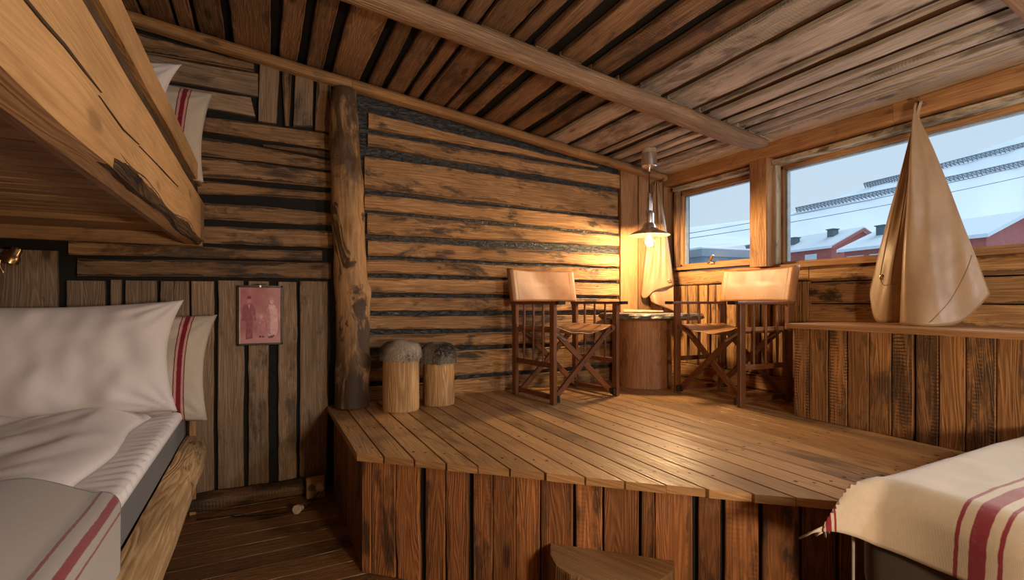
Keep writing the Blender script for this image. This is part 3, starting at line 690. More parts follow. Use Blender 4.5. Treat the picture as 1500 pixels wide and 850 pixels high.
# ================================================================== STUMP STOOLS
def fur_cap(center, r, h, drop, cols, seed, n=5200, ln=.03):
    rs = random.Random(seed); mb = MB()
    prof = [(r * 1.03, -drop), (r * 1.05, -drop * .4), (r * 1.03, .012), (r * .93, h * .62), (r * .7, h * .88), (r * .4, h * .98), (.004, h)]
    nn = 28; rings = []
    for i, (rr, z) in enumerate(prof):
        rings.append([V((rr * (1 + .05 * noise.noise((math.cos(2 * PI * j / nn) * 2, math.sin(2 * PI * j / nn) * 2, seed + i * .2))) * math.cos(2 * PI * j / nn), rr * math.sin(2 * PI * j / nn), z + (.014 * noise.noise((math.cos(2 * PI * j / nn) * 3, math.sin(2 * PI * j / nn) * 3, seed)) if i == 0 else 0))) + V(center) for j in range(nn)])
    mb.loft(rings, [i * .03 for i in range(len(prof))], [j * .02 for j in range(nn + 1)], (.5, .5, .5), smooth=True)
    tot = len(prof) - 1
    for k in range(n):
        a = rs.random() * 2 * PI; t = rs.random() ** .75 * (tot - .3); i = int(t); f = t - i
        r0, z0 = prof[i]; r1, z1 = prof[i + 1]; rr = r0 + (r1 - r0) * f; z = z0 + (z1 - z0) * f
        p = V((rr * math.cos(a), rr * math.sin(a), z)); nr = V((math.cos(a) * abs(z1 - z0), math.sin(a) * abs(z1 - z0), abs(r0 - r1))).normalized()
        flow = V((math.cos(a) * .8 + .5 * noise.noise((p.x * 20, p.y * 20, seed)), math.sin(a) * .8 + .5 * noise.noise((p.x * 20, p.y * 20, seed + 5)), -.75))
        dr = (nr * .55 + flow * .7).normalized(); L = ln * rs.uniform(.6, 1.2)
        sd = dr.cross(nr).normalized() * .0016
        p = p + V(center) - nr * .004
        q = p + dr * L * .6 + nr * .003; e = p + dr * L + V((0, 0, -L * .22))
        g = noise.noise((p.x * 9, p.y * 9, seed + p.z * 9)); c = (max(0, min(1, .5 + g * 1.1 + rs.uniform(-.18, .18))), rs.random(), rs.random())
        b = len(mb.v); mb.v.extend([tuple(p - sd), tuple(p + sd), tuple(q + sd * .7), tuple(q - sd * .7), tuple(e)])
        mb.face([b, b + 1, b + 2, b + 3], [(0, 0)] * 4, c, 0, True); mb.face([b + 3, b + 2, b + 4], [(0, 0)] * 3, c, 0, True)
    m = N('fur'); at = m.n('ShaderNodeAttribute', attribute_name='rnd'); sp = m.n('ShaderNodeSeparateColor'); m.put(sp.inputs[0], at.outputs['Color'])
    m.bsdf(m.mix(m.mr(sp.outputs[0], .3, .7), cols[0], cols[1]), .6, spec=.3)
    return mb, m.m
def stool(c, r, h, fh, label, cols, seed, ln):
    t = thing('stump_stool', (c[0], c[1], PZ + .0012), label, 'stool', 'fur topped stump stools')
    mb = MB(); nn = 40
    prof = [(r * .985, 0), (r, .012), (r * .99, h * .35), (r * .985, h * .7), (r * .97, h - .006), (r * .9, h)]
    rings = [[V((rr * math.cos(2 * PI * j / nn), rr * math.sin(2 * PI * j / nn), z)) * 1 for j in range(nn)] for rr, z in prof]
    for i, rg in enumerate(rings):
        for j, p in enumerate(rg):
            f = 1 + .035 * noise.noise((math.cos(2 * PI * j / nn) * 1.6, math.sin(2 * PI * j / nn) * 1.6, seed)); p.x *= f; p.y *= f
    # lengthwise grain: u runs up
    mb.loft(rings, [z for _, z in prof], [2 * PI * r * j / nn for j in range(nn + 1)], (.6, random.random(), .2), smooth=True)
    mb.build('stump', W_STUMP, t)
    f, m = fur_cap((0, 0, h), r, fh, .045, cols, seed, ln=ln)
    f.build('fur_cover', m, t, sharp=80)
    return t
stool((.722, 2.86), .107, .335, .068, 'stump stool with a pale grey-beige fur top', ((.17, .13, .095), (.50, .43, .34)), 3, .02)
stool((.968, 2.91), .097, .30, .078, 'stump stool with a dark brown and white fur top', ((.022, .016, .012), (.34, .29, .24)), 12, .024)

# ================================================================== STUMP TABLE
TC = V((2.575, 2.87, PZ + .0012))
tb = thing('stump_table', TC, 'round stump table with a dark rough-edged slab top under the pendant lamp', 'table')
mb = MB(); nn = 48
prof = [(.208, 0), (.206, .01), (.2, .25), (.193, .495)]
rings = []
for r, z in prof:
    rings.append([V((r * math.cos(2 * PI * j / nn), r * math.sin(2 * PI * j / nn), z)) for j in range(nn)])
for rg in rings:
    for j, p in enumerate(rg):
        f = 1 + .03 * noise.noise((math.cos(2 * PI * j / nn), math.sin(2 * PI * j / nn), 3)); p.x *= f; p.y *= f
mb.loft(rings, [z for _, z in prof], [.026 * j for j in range(nn + 1)], (.5, .45, .3), smooth=True)
mb.build('stump', W_TSTUMP, tb)
def slab_mat():
    n = N('dark stone slab'); o = n.obj(); a = n.noise(n.mapv(o, (8, 8, 60)), 1, 5, .65); b = n.noise(o, 25, 4)
    col = n.mix(n.mr(a, .3, .7), (.045, .037, .03), (.17, .14, .105)); col = n.mix(n.mr(b, .5, .8), col, (.24, .20, .14))
    n.bsdf(col, .45, nor=n.bump(n.math('ADD', a, b), .7, .012), spec=.5); return n.m
mb = MB(); nn = 96; e1 = V((.748, -.664, 0)); e2 = V((.664, .748, 0)); rings = []
for z, sc, am in ((.4935, .86, .08), (.498, .95, .12), (.510, 1.0, .14), (.526, .985, .12), (.540, .955, .08), (.5415, .93, .05)):
    rg = []
    for j in range(nn):
        a = 2 * PI * j / nn; f = sc + am * .5 * noise.noise((math.cos(a) * 6, math.sin(a) * 6, z * 60)) + .07 * noise.noise((math.cos(a) * 2, math.sin(a) * 2, 5))
        ca, sa = math.cos(a), math.sin(a); L = .43 if ca > 0 else .335
        rg.append(e1 * (ca * L * f) + e2 * (sa * .26 * f) + V((0, 0, z)))
    rings.append(rg)
mb.loft(rings, [0, .01, .02, .035, .05, .06], [.02 * j for j in range(nn + 1)], (.5, .5, .5), smooth=False)
mb.build('slab_top', slab_mat(), tb)

# ================================================================== ARMCHAIRS
def make_chair(loc, rz, label):
    t = thing('directors_chair', loc, label, 'armchair', 'folding leather armchairs', rz)
    LX, FY, RY = .268, -.205, .205; AH = .612
    def P(name, mat, fn, p=t):
        m = MB(); fn(m); return m.build(name, mat, p)
    for sx in (-1, 1):
        x = sx * LX
        P('front_leg', W_CHAIR, lambda m: m.bar((x, FY, 0), (x, FY, AH), .026, .042, n=1, rnd=R3(.5, s=.2)))
        P('rear_leg', W_CHAIR, lambda m: m.bar((x, RY, 0), (x, RY, AH), .026, .042, rnd=R3(.45, s=.2)))
        def arm(m):
            pr = [(-.285, .042), (-.28, .05), (-.1, .052), (.15, .046), (.235, .042)]
            rings = []
            for y, w in pr:
                h = .009; rings.append([V((x + a * w / 2, y, AH + h + b * h)) for a, b in ((-1, -.6), (-.9, -1), (.9, -1), (1, -.6), (1, .6), (.9, 1), (-.9, 1), (-1, .6))])
            m.loft(rings, [p[0] for p in pr], [.01 * k for k in range(9)], R3(.45, s=.2))
        a = P('armrest', W_CHAIR, arm)
        P('arm_cap', M_BLKPL, lambda m: m.box((x - .027, -.288, AH - .001), (x + .027, -.262, AH + .0195), .002), a)
        P('side_rail', W_CHAIR, lambda m: m.bar((x, FY, .235), (x, RY, .235), .02, .03, rnd=R3(.5, s=.2)))
        for k in range(3):
            y = FY + (RY - FY) * (k + 1) / 4
            P('spindle', W_CHAIR, lambda m: m.tube([(x, y, .24 + (AH - .24) * q / 4) for q in range(5)], [.0065, .0085, .0095, .0085, .0065], 10, R3(.55, s=.2)))
        P('seat_rail', W_CHAIR, lambda m: m.tube([(sx * .238, -.215, .455), (sx * .238, .215, .455)], .015, 12, R3(.5, s=.2)))
        # back upright, leaning backwards
        P('back_post', W_CHAIR, lambda m: m.bar((x, RY - .012, AH - .16), (x + sx * .004, RY + .062, .85), .022, .034, n=4, rnd=R3(.5, s=.2)))
        P('stretcher', W_CHAIR, lambda m: m.bar((sx * .243, FY + .01, .035), (sx * .243, RY - .01, .035), .022, .03, rnd=R3(.4, s=.2)))
        for y in (FY - .022, RY - .018):
            P('foot_block', M_BLKPL, lambda m: m.box((sx * .243 - .013, y - .0, .012), (sx * .243 + .013, y + .04, .052), .004))
    for y0 in (FY + .028, RY - .028):
        for sx, dy in ((1, -.011), (-1, .011)):
            c = P('cross_leg', W_CHAIR, lambda m: m.bar((-sx * .243, y0 + dy, .035), (sx * .232, y0 + dy, .45), .018, .036, (0, 1, 0), rnd=R3(.5, s=.2)))
            P('metal_bracket', M_STEEL, lambda m: (m.bar((sx * .145, y0 + dy - .012, .385), (sx * .262, y0 + dy - .012, .448), .004, .014, (0, 1, 0), ch=.001), m.tube([(sx * .15, y0 + dy - .018, .388), (sx * .15, y0 + dy - .008, .388)], .008, 10)), c)
        P('pivot_bolt', M_STEEL, lambda m: m.tube([(0, y0 - .024, .2425), (0, y0 + .024, .2425)], .007, 12))
    # leather seat slung over the rails
    def seat(m):
        def f(a, b):
            s = a * 2 - 1; y = -.2 + .4 * b
            if abs(s) > .9:
                k = (abs(s) - .9) / .1; an = PI / 2 - k * PI * .95; sg = 1 if s > 0 else -1
                return V((sg * (.238 + .018 * math.cos(an)), y, .455 + .018 * math.sin(an)))
            q = s / .9
            sag = .048 * (1 - q * q) * (1 + .15 * math.sin(b * 5)) + .004 * math.sin(q * 9 + b * 4) * (1 - q * q)
            return V((q * .238, y - .006 * (1 - q * q) * (1 if b < .5 else -1), .473 - sag))
        m.grid(f, 48, 16, lambda a, b: (a * .6, b * .4), smooth=True)
    solid(P('seat', M_LEATH, seat), .004)
    def back(m):
        z0, z1 = .628, .858
        def f(a, b):
            s = a * 2 - 1; z = z0 + (z1 - z0) * b; yb = RY - .012 + (z - AH + .16) / (.85 - AH + .16) * .074
            xl = LX + (z - AH) * .015
            if abs(s) > .86:
                k = (abs(s) - .86) / .14; an = PI / 2 - k * PI * 1.0; sg = 1 if s > 0 else -1
                return V((sg * (xl + .024 * math.cos(an) * .8), yb - .026 * math.sin(an), z))
            q = s / .86
            return V((q * xl, yb - .026 + .026 * (1 - q ** 2) ** 1.0 + .004 * math.sin(b * 3 + q * 4) * (1 - q * q), z + .006 * (1 - q * q) * (-1 if b > .5 else .6)))
        m.grid(f, 56, 14, lambda a, b: (a * .75, b * .24), smooth=True, flip=True)
    solid(P('backrest', M_LEATH, back), .004)
    M_TH = bpy.data.materials.get('pale thread') or plain('pale thread', (.55, .38, .2), .7)
    for sx in (-1, 1):
        def stitch(m):
            pts = []
            for q in range(13):
                z = .64 + q * .0165; yb = RY - .012 + (z - AH + .16) / (.85 - AH + .16) * .074
                pts.append((sx * (LX + (z - AH) * .015 - .034), yb - .0225, z))
            m.tube(pts, .0011, 5)
        P('stitching', M_TH, stitch)
    return t
make_chair((1.822, 2.795, PZ + .0012), math.radians(7), 'tan leather folding armchair standing against the horizontal plank wall')
make_chair((2.755, 2.245, PZ + .0012), math.radians(-93), 'tan leather folding armchair with its back to the windows, beside the bench')

# ================================================================== PENDANT LAMP
LX, LY = 2.563, 2.798; cz = ceil_z(LX)
pl = thing('pendant_lamp', (LX, LY, cz), 'polished metal pendant lamp with a lit bulb over the stump table', 'lamp')
def PL(name, mat, prof, n=32, sm=True, p=pl):
    m = MB(); m.lathe([(r, z - cz) for r, z in prof], n=n, smooth=sm); return m.build(name, mat, p, sharp=24)
c0 = cz - .001
can = PL('ceiling_canopy', M_CHROME, [(.05, c0 - .03), (.056, c0 - .034), (.057, c0 - .125), (.052, c0 - .13), (.012, c0 - .133), (.010, c0 - .15), (.004, c0 - .165)])
PL('ceiling_plate', M_WHTPL, [(.051, c0 + .004), (.051, c0 - .03)], p=can)
PL('cord', M_BLKPL, [(.003, c0 - .16), (.003, 1.935)], 10)
def ip(y): return CZ + (HOR - y) / F * 3.655
sh = PL('lamp_shade', M_CHROME, [(.004, ip(283)), (.014, ip(284)), (.016, ip(288)), (.020, ip(289)), (.023, ip(293)), (.0235, ip(309)), (.030, ip(311)), (.035, ip(314)), (.036, ip(327)), (.042, ip(329)), (.046, ip(331)), (.05, ip(334)), (.062, ip(336)), (.072, ip(337.5)),
     (.11, ip(340)), (.150, ip(344.5)), (.152, ip(345)), (.150, ip(345.3)), (.109, ip(341)), (.07, ip(338.5)), (.058, ip(337)), (.044, ip(334)), (.034, ip(330)), (.0335, ip(315)), (.003, ip(314))], 40)
PL('lamp_holder', M_BLKPL, [(.02, ip(318)), (.022, ip(336)), (.016, ip(337))], 20)
zb = ip(337)
gb = PL('bulb', glass('bulb glass', (1, .97, .9), .05), [(.014, zb), (.02, zb - .012), (.036, zb - .05), (.046, zb - .085), (.047, zb - .1), (.041, zb - .122), (.026, zb - .138), (.002, zb - .146)], 28)
PL('filament', emis('glowing filament', (1, .62, .26), 150.), [(.002, zb - .03), (.011, zb - .045), (.017, zb - .075), (.017, zb - .095), (.01, zb - .115), (.002, zb - .122)], 16, p=gb)
ld = bpy.data.lights.new('pendant bulb light', 'POINT'); ld.energy = 76; ld.color = (1, .68, .37); ld.shadow_soft_size = .04
lo = bpy.data.objects.new('pendant_bulb_light', ld); COL.objects.link(lo); lo.location = (LX, LY, zb - .085)

# ================================================================== HANGING CANVASES
def spline(pts, t):
    for i in range(len(pts) - 1):
        if t <= pts[i + 1][0] or i == len(pts) - 2:
            a, b = pts[i], pts[i + 1]; p = pts[max(i - 1, 0)]; q = pts[min(i + 2, len(pts) - 1)]
            h = b[0] - a[0]; k = (t - a[0]) / h; out = []
            for c in range(1, len(a)):
                m0 = (b[c] - p[c]) / max(1e-6, b[0] - p[0]) * h; m1 = (q[c] - a[c]) / max(1e-6, q[0] - a[0]) * h
                out.append((2 * k ** 3 - 3 * k * k + 1) * a[c] + (k ** 3 - 2 * k * k + k) * m0 + (-2 * k ** 3 + 3 * k * k) * b[c] + (k ** 3 - k * k) * m1)
            return out
def interp(pts, t):
    for (a, *va), (b, *vb) in zip(pts, pts[1:]):
        if t <= b:
            k = (t - a) / (b - a); k = k * k * (3 - 2 * k); return [p + (q - p) * k for p, q in zip(va, vb)]
    return list(pts[-1][1:])
def canvas(name, hook, e, out, bot, ztop, label, seed, gather=.022):
    """bot: (s, offset along e, offset along out, hem height)"""
    e, out, hook = V(e), V(out), V(hook)
    def f(s, t):
        a, o, zh = spline(bot, s)
        k = t ** .92; k2 = t ** .62
        ga = (s - .5) * gather * 2 * (1 - t); go = .03 + .012 * math.sin(s * 13)
        crease = .007 * math.sin(s * 26 + 1.5 * math.sin(t * 5 + seed)) * t * (1 - t) * 4 + .008 * noise.noise((s * 5, t * 3.5, seed)) * min(1, t * 3)
        p = hook + e * (ga + a * k) + out * (go * (1 - k2) + o * k2 + crease)
        return V((p.x, p.y, ztop + (zh - ztop) * t))
    mb = MB(); mb.grid(f, 110, 70, lambda a, b: (a * .9, b * 1.1), smooth=True)
    o = mb.build(name, M_CANVAS, loc=(hook.x, hook.y, ztop)); solid(o, .004)
    tag(o, label, 'curtain', 'hanging canvas curtains')
    return o, f
def seam(par, f, pts, r=.0022, mat=None, name='seam', off=V((0, 0, 0)), n=40):
    mb = MB(); P = []
    for i in range(n + 1):
        s, t = interp([(k / (len(pts) - 1), *p) for k, p in enumerate(pts)], i / n)
        P.append(f(s, t) + off)
    mb.tube(P, r, 6); o = mb.build(name, mat, loc=None); o.parent = par; o.matrix_parent_inverse = Matrix.Translation(par.location).inverted(); return o
M_SEAM = plain('canvas seam', (.26, .165, .085), .7)
def grommet(par, c, ax, r=.011):
    mb = MB(); ax = V(ax).normalized(); up = V((0, 0, 1)); sd = ax.cross(up).normalized(); up = sd.cross(ax); ring = []
    for k in range(21):
        a = 2 * PI * k / 20; ring.append(V(c) + (sd * math.cos(a) + up * math.sin(a)) * r)
    mb.tube(ring, .0038, 8, caps=False); o = mb.build('grommet', M_BRASS); o.parent = par; o.matrix_parent_inverse = Matrix.Translation(par.location).inverted()
hk = V((HX - .03, 1.305, 0))
bot2 = [(0, .235, -.01, 1.225), (.06, .228, .02, 1.17), (.13, .2, .045, 1.06), (.2, .165, .065, 1.02), (.28, .115, .07, 1.018), (.34, .075, .055, 1.02), (.39, .045, -.01, 1.03), (.43, .035, .03, 1.03), (.465, .028, .13, 1.02), (.53, -.005, .19, 1.016), (.63, -.07, .2, 1.014), (.74, -.14, .16, 1.013), (.84, -.195, .10, 1.03), (.93, -.246, .05, 1.10), (1, -.272, .0, 1.165)]
cv, cf = canvas('canvas_curtain', hk, (0, 1, 0), (-1, 0, 0), bot2, 2.15, 'large tan canvas hanging on a peg before the big window down to the bench', 3)
seam(cv, cf, [(.12, .02), (.12, .5), (.12, .82)], mat=M_SEAM, off=V((-.003, 0, 0))); seam(cv, cf, [(.27, .02), (.27, .5), (.27, .82)], mat=M_SEAM, off=V((-.003, 0, 0)))
seam(cv, cf, [(.985, .80), (.86, .87), (.70, .985)], mat=M_SEAM, off=V((-.003, 0, 0))); seam(cv, cf, [(.12, .82), (.2, .825), (.27, .82), (.36, .82)], mat=M_SEAM, off=V((-.003, 0, 0)))
p = cf(.155, .80); grommet(cv, p + V((-.006, 0, 0)), (-1, .2, 0))
mb = MB(); mb.tube([(HX - .002, 1.305, 2.152), (HX - .05, 1.305, 2.156), (HX - .066, 1.305, 2.175)], [.012, .011, .009], 12)
tag(mb.build('wall_peg', W_CHAIR, loc=(HX, 1.305, 2.15)), 'dark peg in the header above the big window, holding the large canvas', 'hook', 'pegs holding the canvases')
ev = V((.748, -.664, 0)); ov = V((-.664, -.748, 0))
hk1 = onY(962, 300, 3.105); hk1.z = 0
bot1 = [(0, -.115, .0, 1.27), (.06, -.125, .025, 1.21), (.14, -.118, .045, 1.165), (.26, -.085, .055, 1.16), (.4, -.03, .05, 1.21), (.6, .03, .05, 1.235), (.8, .085, .045, 1.25), (.93, .122, .035, 1.26), (1, .135, .0, 1.27)]
cv1, cf1 = canvas('canvas_curtain', hk1 + ov * .02, ev, ov, bot1, 2.12, 'narrow tan canvas hanging in the room corner behind the pendant lamp', 9, .014)
def inner(a, b):
    z0 = 1.30; zb = 1.125 - .075 * a
    p = hk1 + ov * (.04 + .025 * math.sin(a * 7) * b + .02 * b) + ev * (-.095 + .225 * a + .05 * b * (1 - a)); return V((p.x, p.y, z0 + (zb - z0) * b))
mb = MB(); mb.grid(inner, 30, 14, lambda a, b: (a * .25, b * .2), smooth=True); o = mb.build('lower_fold', M_CANVAS); o.parent = cv1; o.matrix_parent_inverse = Matrix.Translation(cv1.location).inverted(); solid(o, .004)
p = cf1(.86, .95); grommet(cv1, p + ov * .006, ov, .012)
seam(cv1, cf1, [(.9, .05), (.9, .5), (.9, .97)], mat=M_SEAM, off=ov * .003)
mb = MB(); a = hk1 + V((0, 0, 2.122)); a.y = YB - .036
mb.tube([a, a + V((0, -.09, .004)), a + V((0, -.10, .02))], [.011, .01, .008], 12)
tag(mb.build('wall_peg', W_CHAIR, loc=a), 'dark peg in the room corner behind the pendant lamp cord', 'hook', 'pegs holding the canvases')
# folded end of canvas lying on the table slab
mb = MB()
def ff(a, b):
    s = a * 2 - 1
    return TC + V((0, 0, .545)) + e1 * (-.155 + .30 * a) + e2 * (.02 + .14 * b + .02 * math.sin(a * 3)) + V((0, 0, .006 + .016 * math.sin(PI * min(1, max(0, b))) * (1 - .6 * a) + .003 * noise.noise((a * 6, b * 4, 2))))
mb.grid(ff, 30, 12, lambda a, b: (a * .3, b * .15), smooth=True)
o = mb.build('canvas_fold', M_CANVAS, loc=TC + V((0, 0, .545))); solid(o, .006)
tag(o, 'folded tan canvas flap lying flat on the slab of the stump table', 'cloth')

W_BARK = wood('rough bark edge', (.17, .105, .06), (.07, .042, .026), (.03, .022, .016), rough=.8, stain=.9, tone=(.7, 1.1), saw=0., bump=1.)
# ================================================================== BUNK BED
XB = -.285
bunk = thing('bunk_bed', (XB, 2.0, 0), 'heavy timber bunk bed with a log side rail below and a thick squared beam above', 'bed')
def BK(name, mat, fn, p=bunk):
    m = MB(); fn(m); o = m.build(name, mat); return keep(o, p) if p is bunk else o
Y0, Y1 = .22, YB - .012
def beam(m):
    n = 40; rings = []; us = []
    for i in range(n + 1):
        y = Y0 + (Y1 - Y0) * i / n; w = lambda s, a: a * noise.noise((y * 2.2, s, 0))
        zt = 1.675 + w(1, .012); zb = 1.432; wane = .022 + w(4, .028)
        wane = max(.006, wane)
        rings.append([V((XB - .078, y, zt)), V((XB - .012, y, zt)), V((XB, y, zt - .014 + w(2, .004))), V((XB + w(6, .004), y, zb + wane * 1.1)), V((XB - wane * .75, y, zb + w(7, .005))), V((XB - .078, y, zb))]); us.append(y)
    m.loft(rings, us, [0, .07, .09, .31, .34, .39, .63], (.75, .3, .15))
BK('side_beam', W_PINE, beam)
def bark(m):
    n = 40; rings = []
    for i in range(n + 1):
        y = Y0 + (Y1 - Y0) * i / n; w = .012 * noise.noise((y * 5, 3, 1))
        rings.append([V((XB - .030, y, 1.675)), V((XB - .028 + w, y, 1.70)), V((XB - .03, y, 1.748)), V((XB - .052, y, 1.748)), V((XB - .055, y, 1.675))])
    m.loft(rings, [.08 * i for i in range(n + 1)], [.03 * k for k in range(6)], (.2, .2, .9))
BK('bark_strip', W_BARK, bark)
def wane_bark(m):
    n = 60; rings = []
    for i in range(n + 1):
        y = Y0 + (Y1 - Y0) * i / n
        if y < .98: continue
        w4 = max(.006, .022 + .028 * noise.noise((y * 2.2, 4, 0))); j = .012 * noise.noise((y * 7, 2, 5)); w6 = .004 * noise.noise((y * 2.2, 6, 0)); w7 = .005 * noise.noise((y * 2.2, 7, 0))
        a = V((XB + w6 + .0012, y, 1.432 + w4 * 1.1 + .004 + j * .6)); b = V((XB - w4 * .75, y, 1.432 + w7 - .0015)); c = V((XB - w4 * .75 - .014 - abs(j), y, 1.4305))
        kk = max(0, min(1, (y - .98) / .45)); ins = V((-1, 0, 1)) * (.010 * (1 - kk)); a = a + ins; b = b + ins; c = c + V((0, 0, .008 * (1 - kk)))
        md = (a + b) / 2 + V((.002 + .3 * j * kk, 0, -.002)) * kk
        rings.append([a, md, b, c, (b + V((-.004, 0, .006))), md + V((-.006, 0, .006))])
    m.loft(rings, [.06 * i for i in range(len(rings))], [.02 * k for k in range(7)], (.5, .4, .8))
BK('bark_edge', W_BARK, wane_bark)
def crack(m):
    for pts, w in (([(2, -60), (40, 0), (66, 32), (96, 66), (128, 108), (150, 136)], .0026), ([(146, 140), (166, 168), (182, 190), (205, 212)], .0009), ([(205, 214), (235, 245), (262, 274)], .0008)):
        q = [onX(a, b, XB + .0035) for a, b in pts]; d = V((0, 0, 1)); up = []; dn = []
        for i, p in enumerate(q):
            k = w * (1 - abs(2 * i / (len(q) - 1) - 1) ** 3) + .0004; up.append(p + d * k); dn.append(p - d * k)
        for i in range(len(q) - 1):
            m.plank(up[i], up[i + 1], dn[i + 1], dn[i], V((-.006, 0, 0)), 1, 0, 0.0002)
BK('drying_crack', plain('deep crack', (.05, .028, .014), .9), crack)
BK('guard_rail', W_PINE, lambda m: m.plank((XB - .008, Y0, 1.838), (XB - .008, Y1 - .01, 1.838), (XB - .008, Y1 - .01, 1.749), (XB - .008, Y0, 1.749), V((-.045, 0, 0)), 0, .005, .006, R3(.45, s=.3), wt=.5, wb=1.4))
def boards(m):
    y = Y0
    while y < Y1 - .36:
        m.plank((XL + .02, y + .094, 1.515), (XB - .08, y + .094, 1.515), (XB - .08, y, 1.515), (XL + .02, y, 1.515), V((0, 0, .02)), 1, 0, .007, R3(random.uniform(.35, .75), s=.1)); y += .097
    m.plank((XL + .02, Y1 - .075, 1.49), (XB - .08, Y1 - .075, 1.49), (XB - .08, Y1 - .36, 1.49), (XL + .02, Y1 - .36, 1.49), V((0, 0, .03)), 1, 0, .006, R3(.8, s=.1))
BK('bunk_base', W_PINED, boards)
BK('inner_ledger', W_PINED, lambda m: m.box((XB - .115, Y0, 1.445), (XB - .079, Y1, 1.513), .004, R3(.55, s=.1)))
BK('end_board', W_PINED, lambda m: m.box((XL + .02, Y1 - .07, 1.425), (XB - .002, Y1 - .03, 1.489), .004, R3(.3, s=.4)))
def rail(m):
    n = 44; rings = []; us = []
    for i in range(n + 1):
        y = .3 + (Y1 - .06 - .3) * i / n; sc = 1 + .05 * noise.noise((y * 2.4, 1, 0)); k = max(0, (i - n + 2) / 2); sc *= 1 - .12 * k
        cx, czz = -.352, .345 + .008 * noise.noise((y * 1.6, 5, 0)); rg = []
        for j in range(13):
            a = PI / 2 - PI * j / 12; q = sc * (1 + .06 * noise.noise((y * 4, j * .5, 7)))
            rg.append(V((cx + .098 * math.cos(a) ** .8 * q if math.cos(a) > 0 else cx, y, czz + .088 * math.sin(a) * q)))
        rings.append(rg); us.append(y)
    m.loft(rings, us, [.025 * k for k in range(14)], (.8, .62, .42), smooth=True, flip=True)
BK('log_rail', W_RAIL := wood('knotty log rail', (.54, .345, .165), (.30, .16, .065), (.07, .038, .018), rough=.6, stain=.95, ring=.6, tone=(.95, 1.02), saw=0., knot=.85, bump=.5), rail)
BK('corner_post', W_PINED, lambda m: (m.box((-.345, 3.075, .003), (-.315, 3.115, .60), .003, R3(.8, s=.1))))
def lowbase(m):
    m.box((XL + .02, .3, .36), (-.365, Y1 - .06, .405), .004, R3(.4))
BK('slat_base', W_PINED, lowbase)
# pale leg at the foot of the log rail, standing on the floor
for yl in (.35, 2.95): BK('bed_leg', W_PINED, lambda m: m.box((-.45, yl, .003), (-.36, yl + .09, .358), .004))

# lower mattress and bedding
MX = -.36
def rounded_box(m, lo, hi, r, nseg=5, uvs=1.):
    lo, hi = V(lo), V(hi); rings = []; us = []
    prof = []
    for k in range(nseg + 1):
        a = -PI / 2 + PI / 2 * k / nseg; prof.append((r - r * math.cos(a), lo.z + r + r * math.sin(a)))
    for k in range(nseg + 1):
        a = PI / 2 * k / nseg; prof.append((r - r * math.cos(a), hi.z - r + r * math.sin(a)))
    cr = r * 1.2
    for ins, z in prof:
        rg = []
        for cx, cy, a0 in ((hi.x, hi.y, 0), (lo.x, hi.y, PI / 2), (lo.x, lo.y, PI), (hi.x, lo.y, PI * 1.5)):
            sx = -1 if cx == hi.x else 1; sy = -1 if cy == hi.y else 1
            for k in range(6):
                a = a0 + PI / 2 * k / 5
                rg.append(V((cx + sx * cr + (cr - ins) * math.cos(a), cy + sy * cr + (cr - ins) * math.sin(a), z)))
        rings.append(rg); us.append(z * uvs)
    per = [0]
    for k in range(1, 25): per.append(per[-1] + (rings[3][k % 24] - rings[3][k - 1]).length)
    m.loft(rings, us, per, smooth=True)
mb = MB(); rounded_box(mb, (XL + .06, .42, .407), (MX, 3.06, .575), .03)
o = mb.build('mattress', M_GREYFAB, loc=(-.9, 1.7, .407)); tag(o, 'grey upholstered mattress of the lower bunk', 'mattress')

def drape(m, x0, x1, y0, y1, zt, R, over, hang, flat=1., nu=90, nv=90, bumpf=None, uvo=(0, 0), sgn=1, th=.004, flip=False):
    """cloth over a box top [x0,x1]x[y0,y1]; over=(left,right,near,far) overhang in metres"""
    ax, bx_ = x0 - over[0], x1 + over[1]; ay, by = y0 - over[2], y1 + over[3]
    def f(a, b):
        X = ax + (bx_ - ax) * a; Y = ay + (by - ay) * b
        ex = X - x1 if X > x1 else (X - x0 if X < x0 else 0); ey = Y - y1 if Y > y1 else (Y - y0 if Y < y0 else 0)
        px = min(max(X, x0), x1); py = min(max(Y, y0), y1)
        r = math.hypot(ex, ey); z = zt
        if r > 0:
            dx, dy = ex / r, ey / r; q = R * PI / 2
            if r < q: an = r / R; o = R * math.sin(an); dz = R * (1 - math.cos(an))
            else: o = R + (r - q) * hang; dz = R + (r - q) * math.sqrt(max(.05, 1 - hang * hang))
            px += dx * o; py += dy * o; z -= dz
        p = V((px, py, z))
        if bumpf: p = p + bumpf(X, Y, ex, ey, r)
        return p
    m.grid(f, nu, nv, lambda a, b: (ax + (bx_ - ax) * a + uvo[0], ay + (by - ay) * b + uvo[1]), smooth=True, flip=flip)
    return f
# fitted sheet with the puckered edge
mb = MB()
def pucker(X, Y, ex, ey, r):
    k = max(0, min(1, (X - (MX - .13)) / .1)); 
    w = .0065 * math.sin(Y * 95 + 3 * noise.noise((Y * 6, X * 5, 0))) * k + .006 * noise.noise((X * 7, Y * 7, 1))
    return V((.5 * w if ex > 0 else 0, 0, w * .8 + .0035))
drape(mb, XL + .07, MX - .018, .45, 3.045, .583, .02, (0, .05, 0, .03), .1, nu=70, nv=220, bumpf=pucker)
o = mb.build('fitted_sheet', M_WHITE, loc=(-.9, 1.8, .583)); solid(o, .003); tag(o, 'white fitted sheet with a puckered edge on the lower bunk mattress', 'bed sheet')
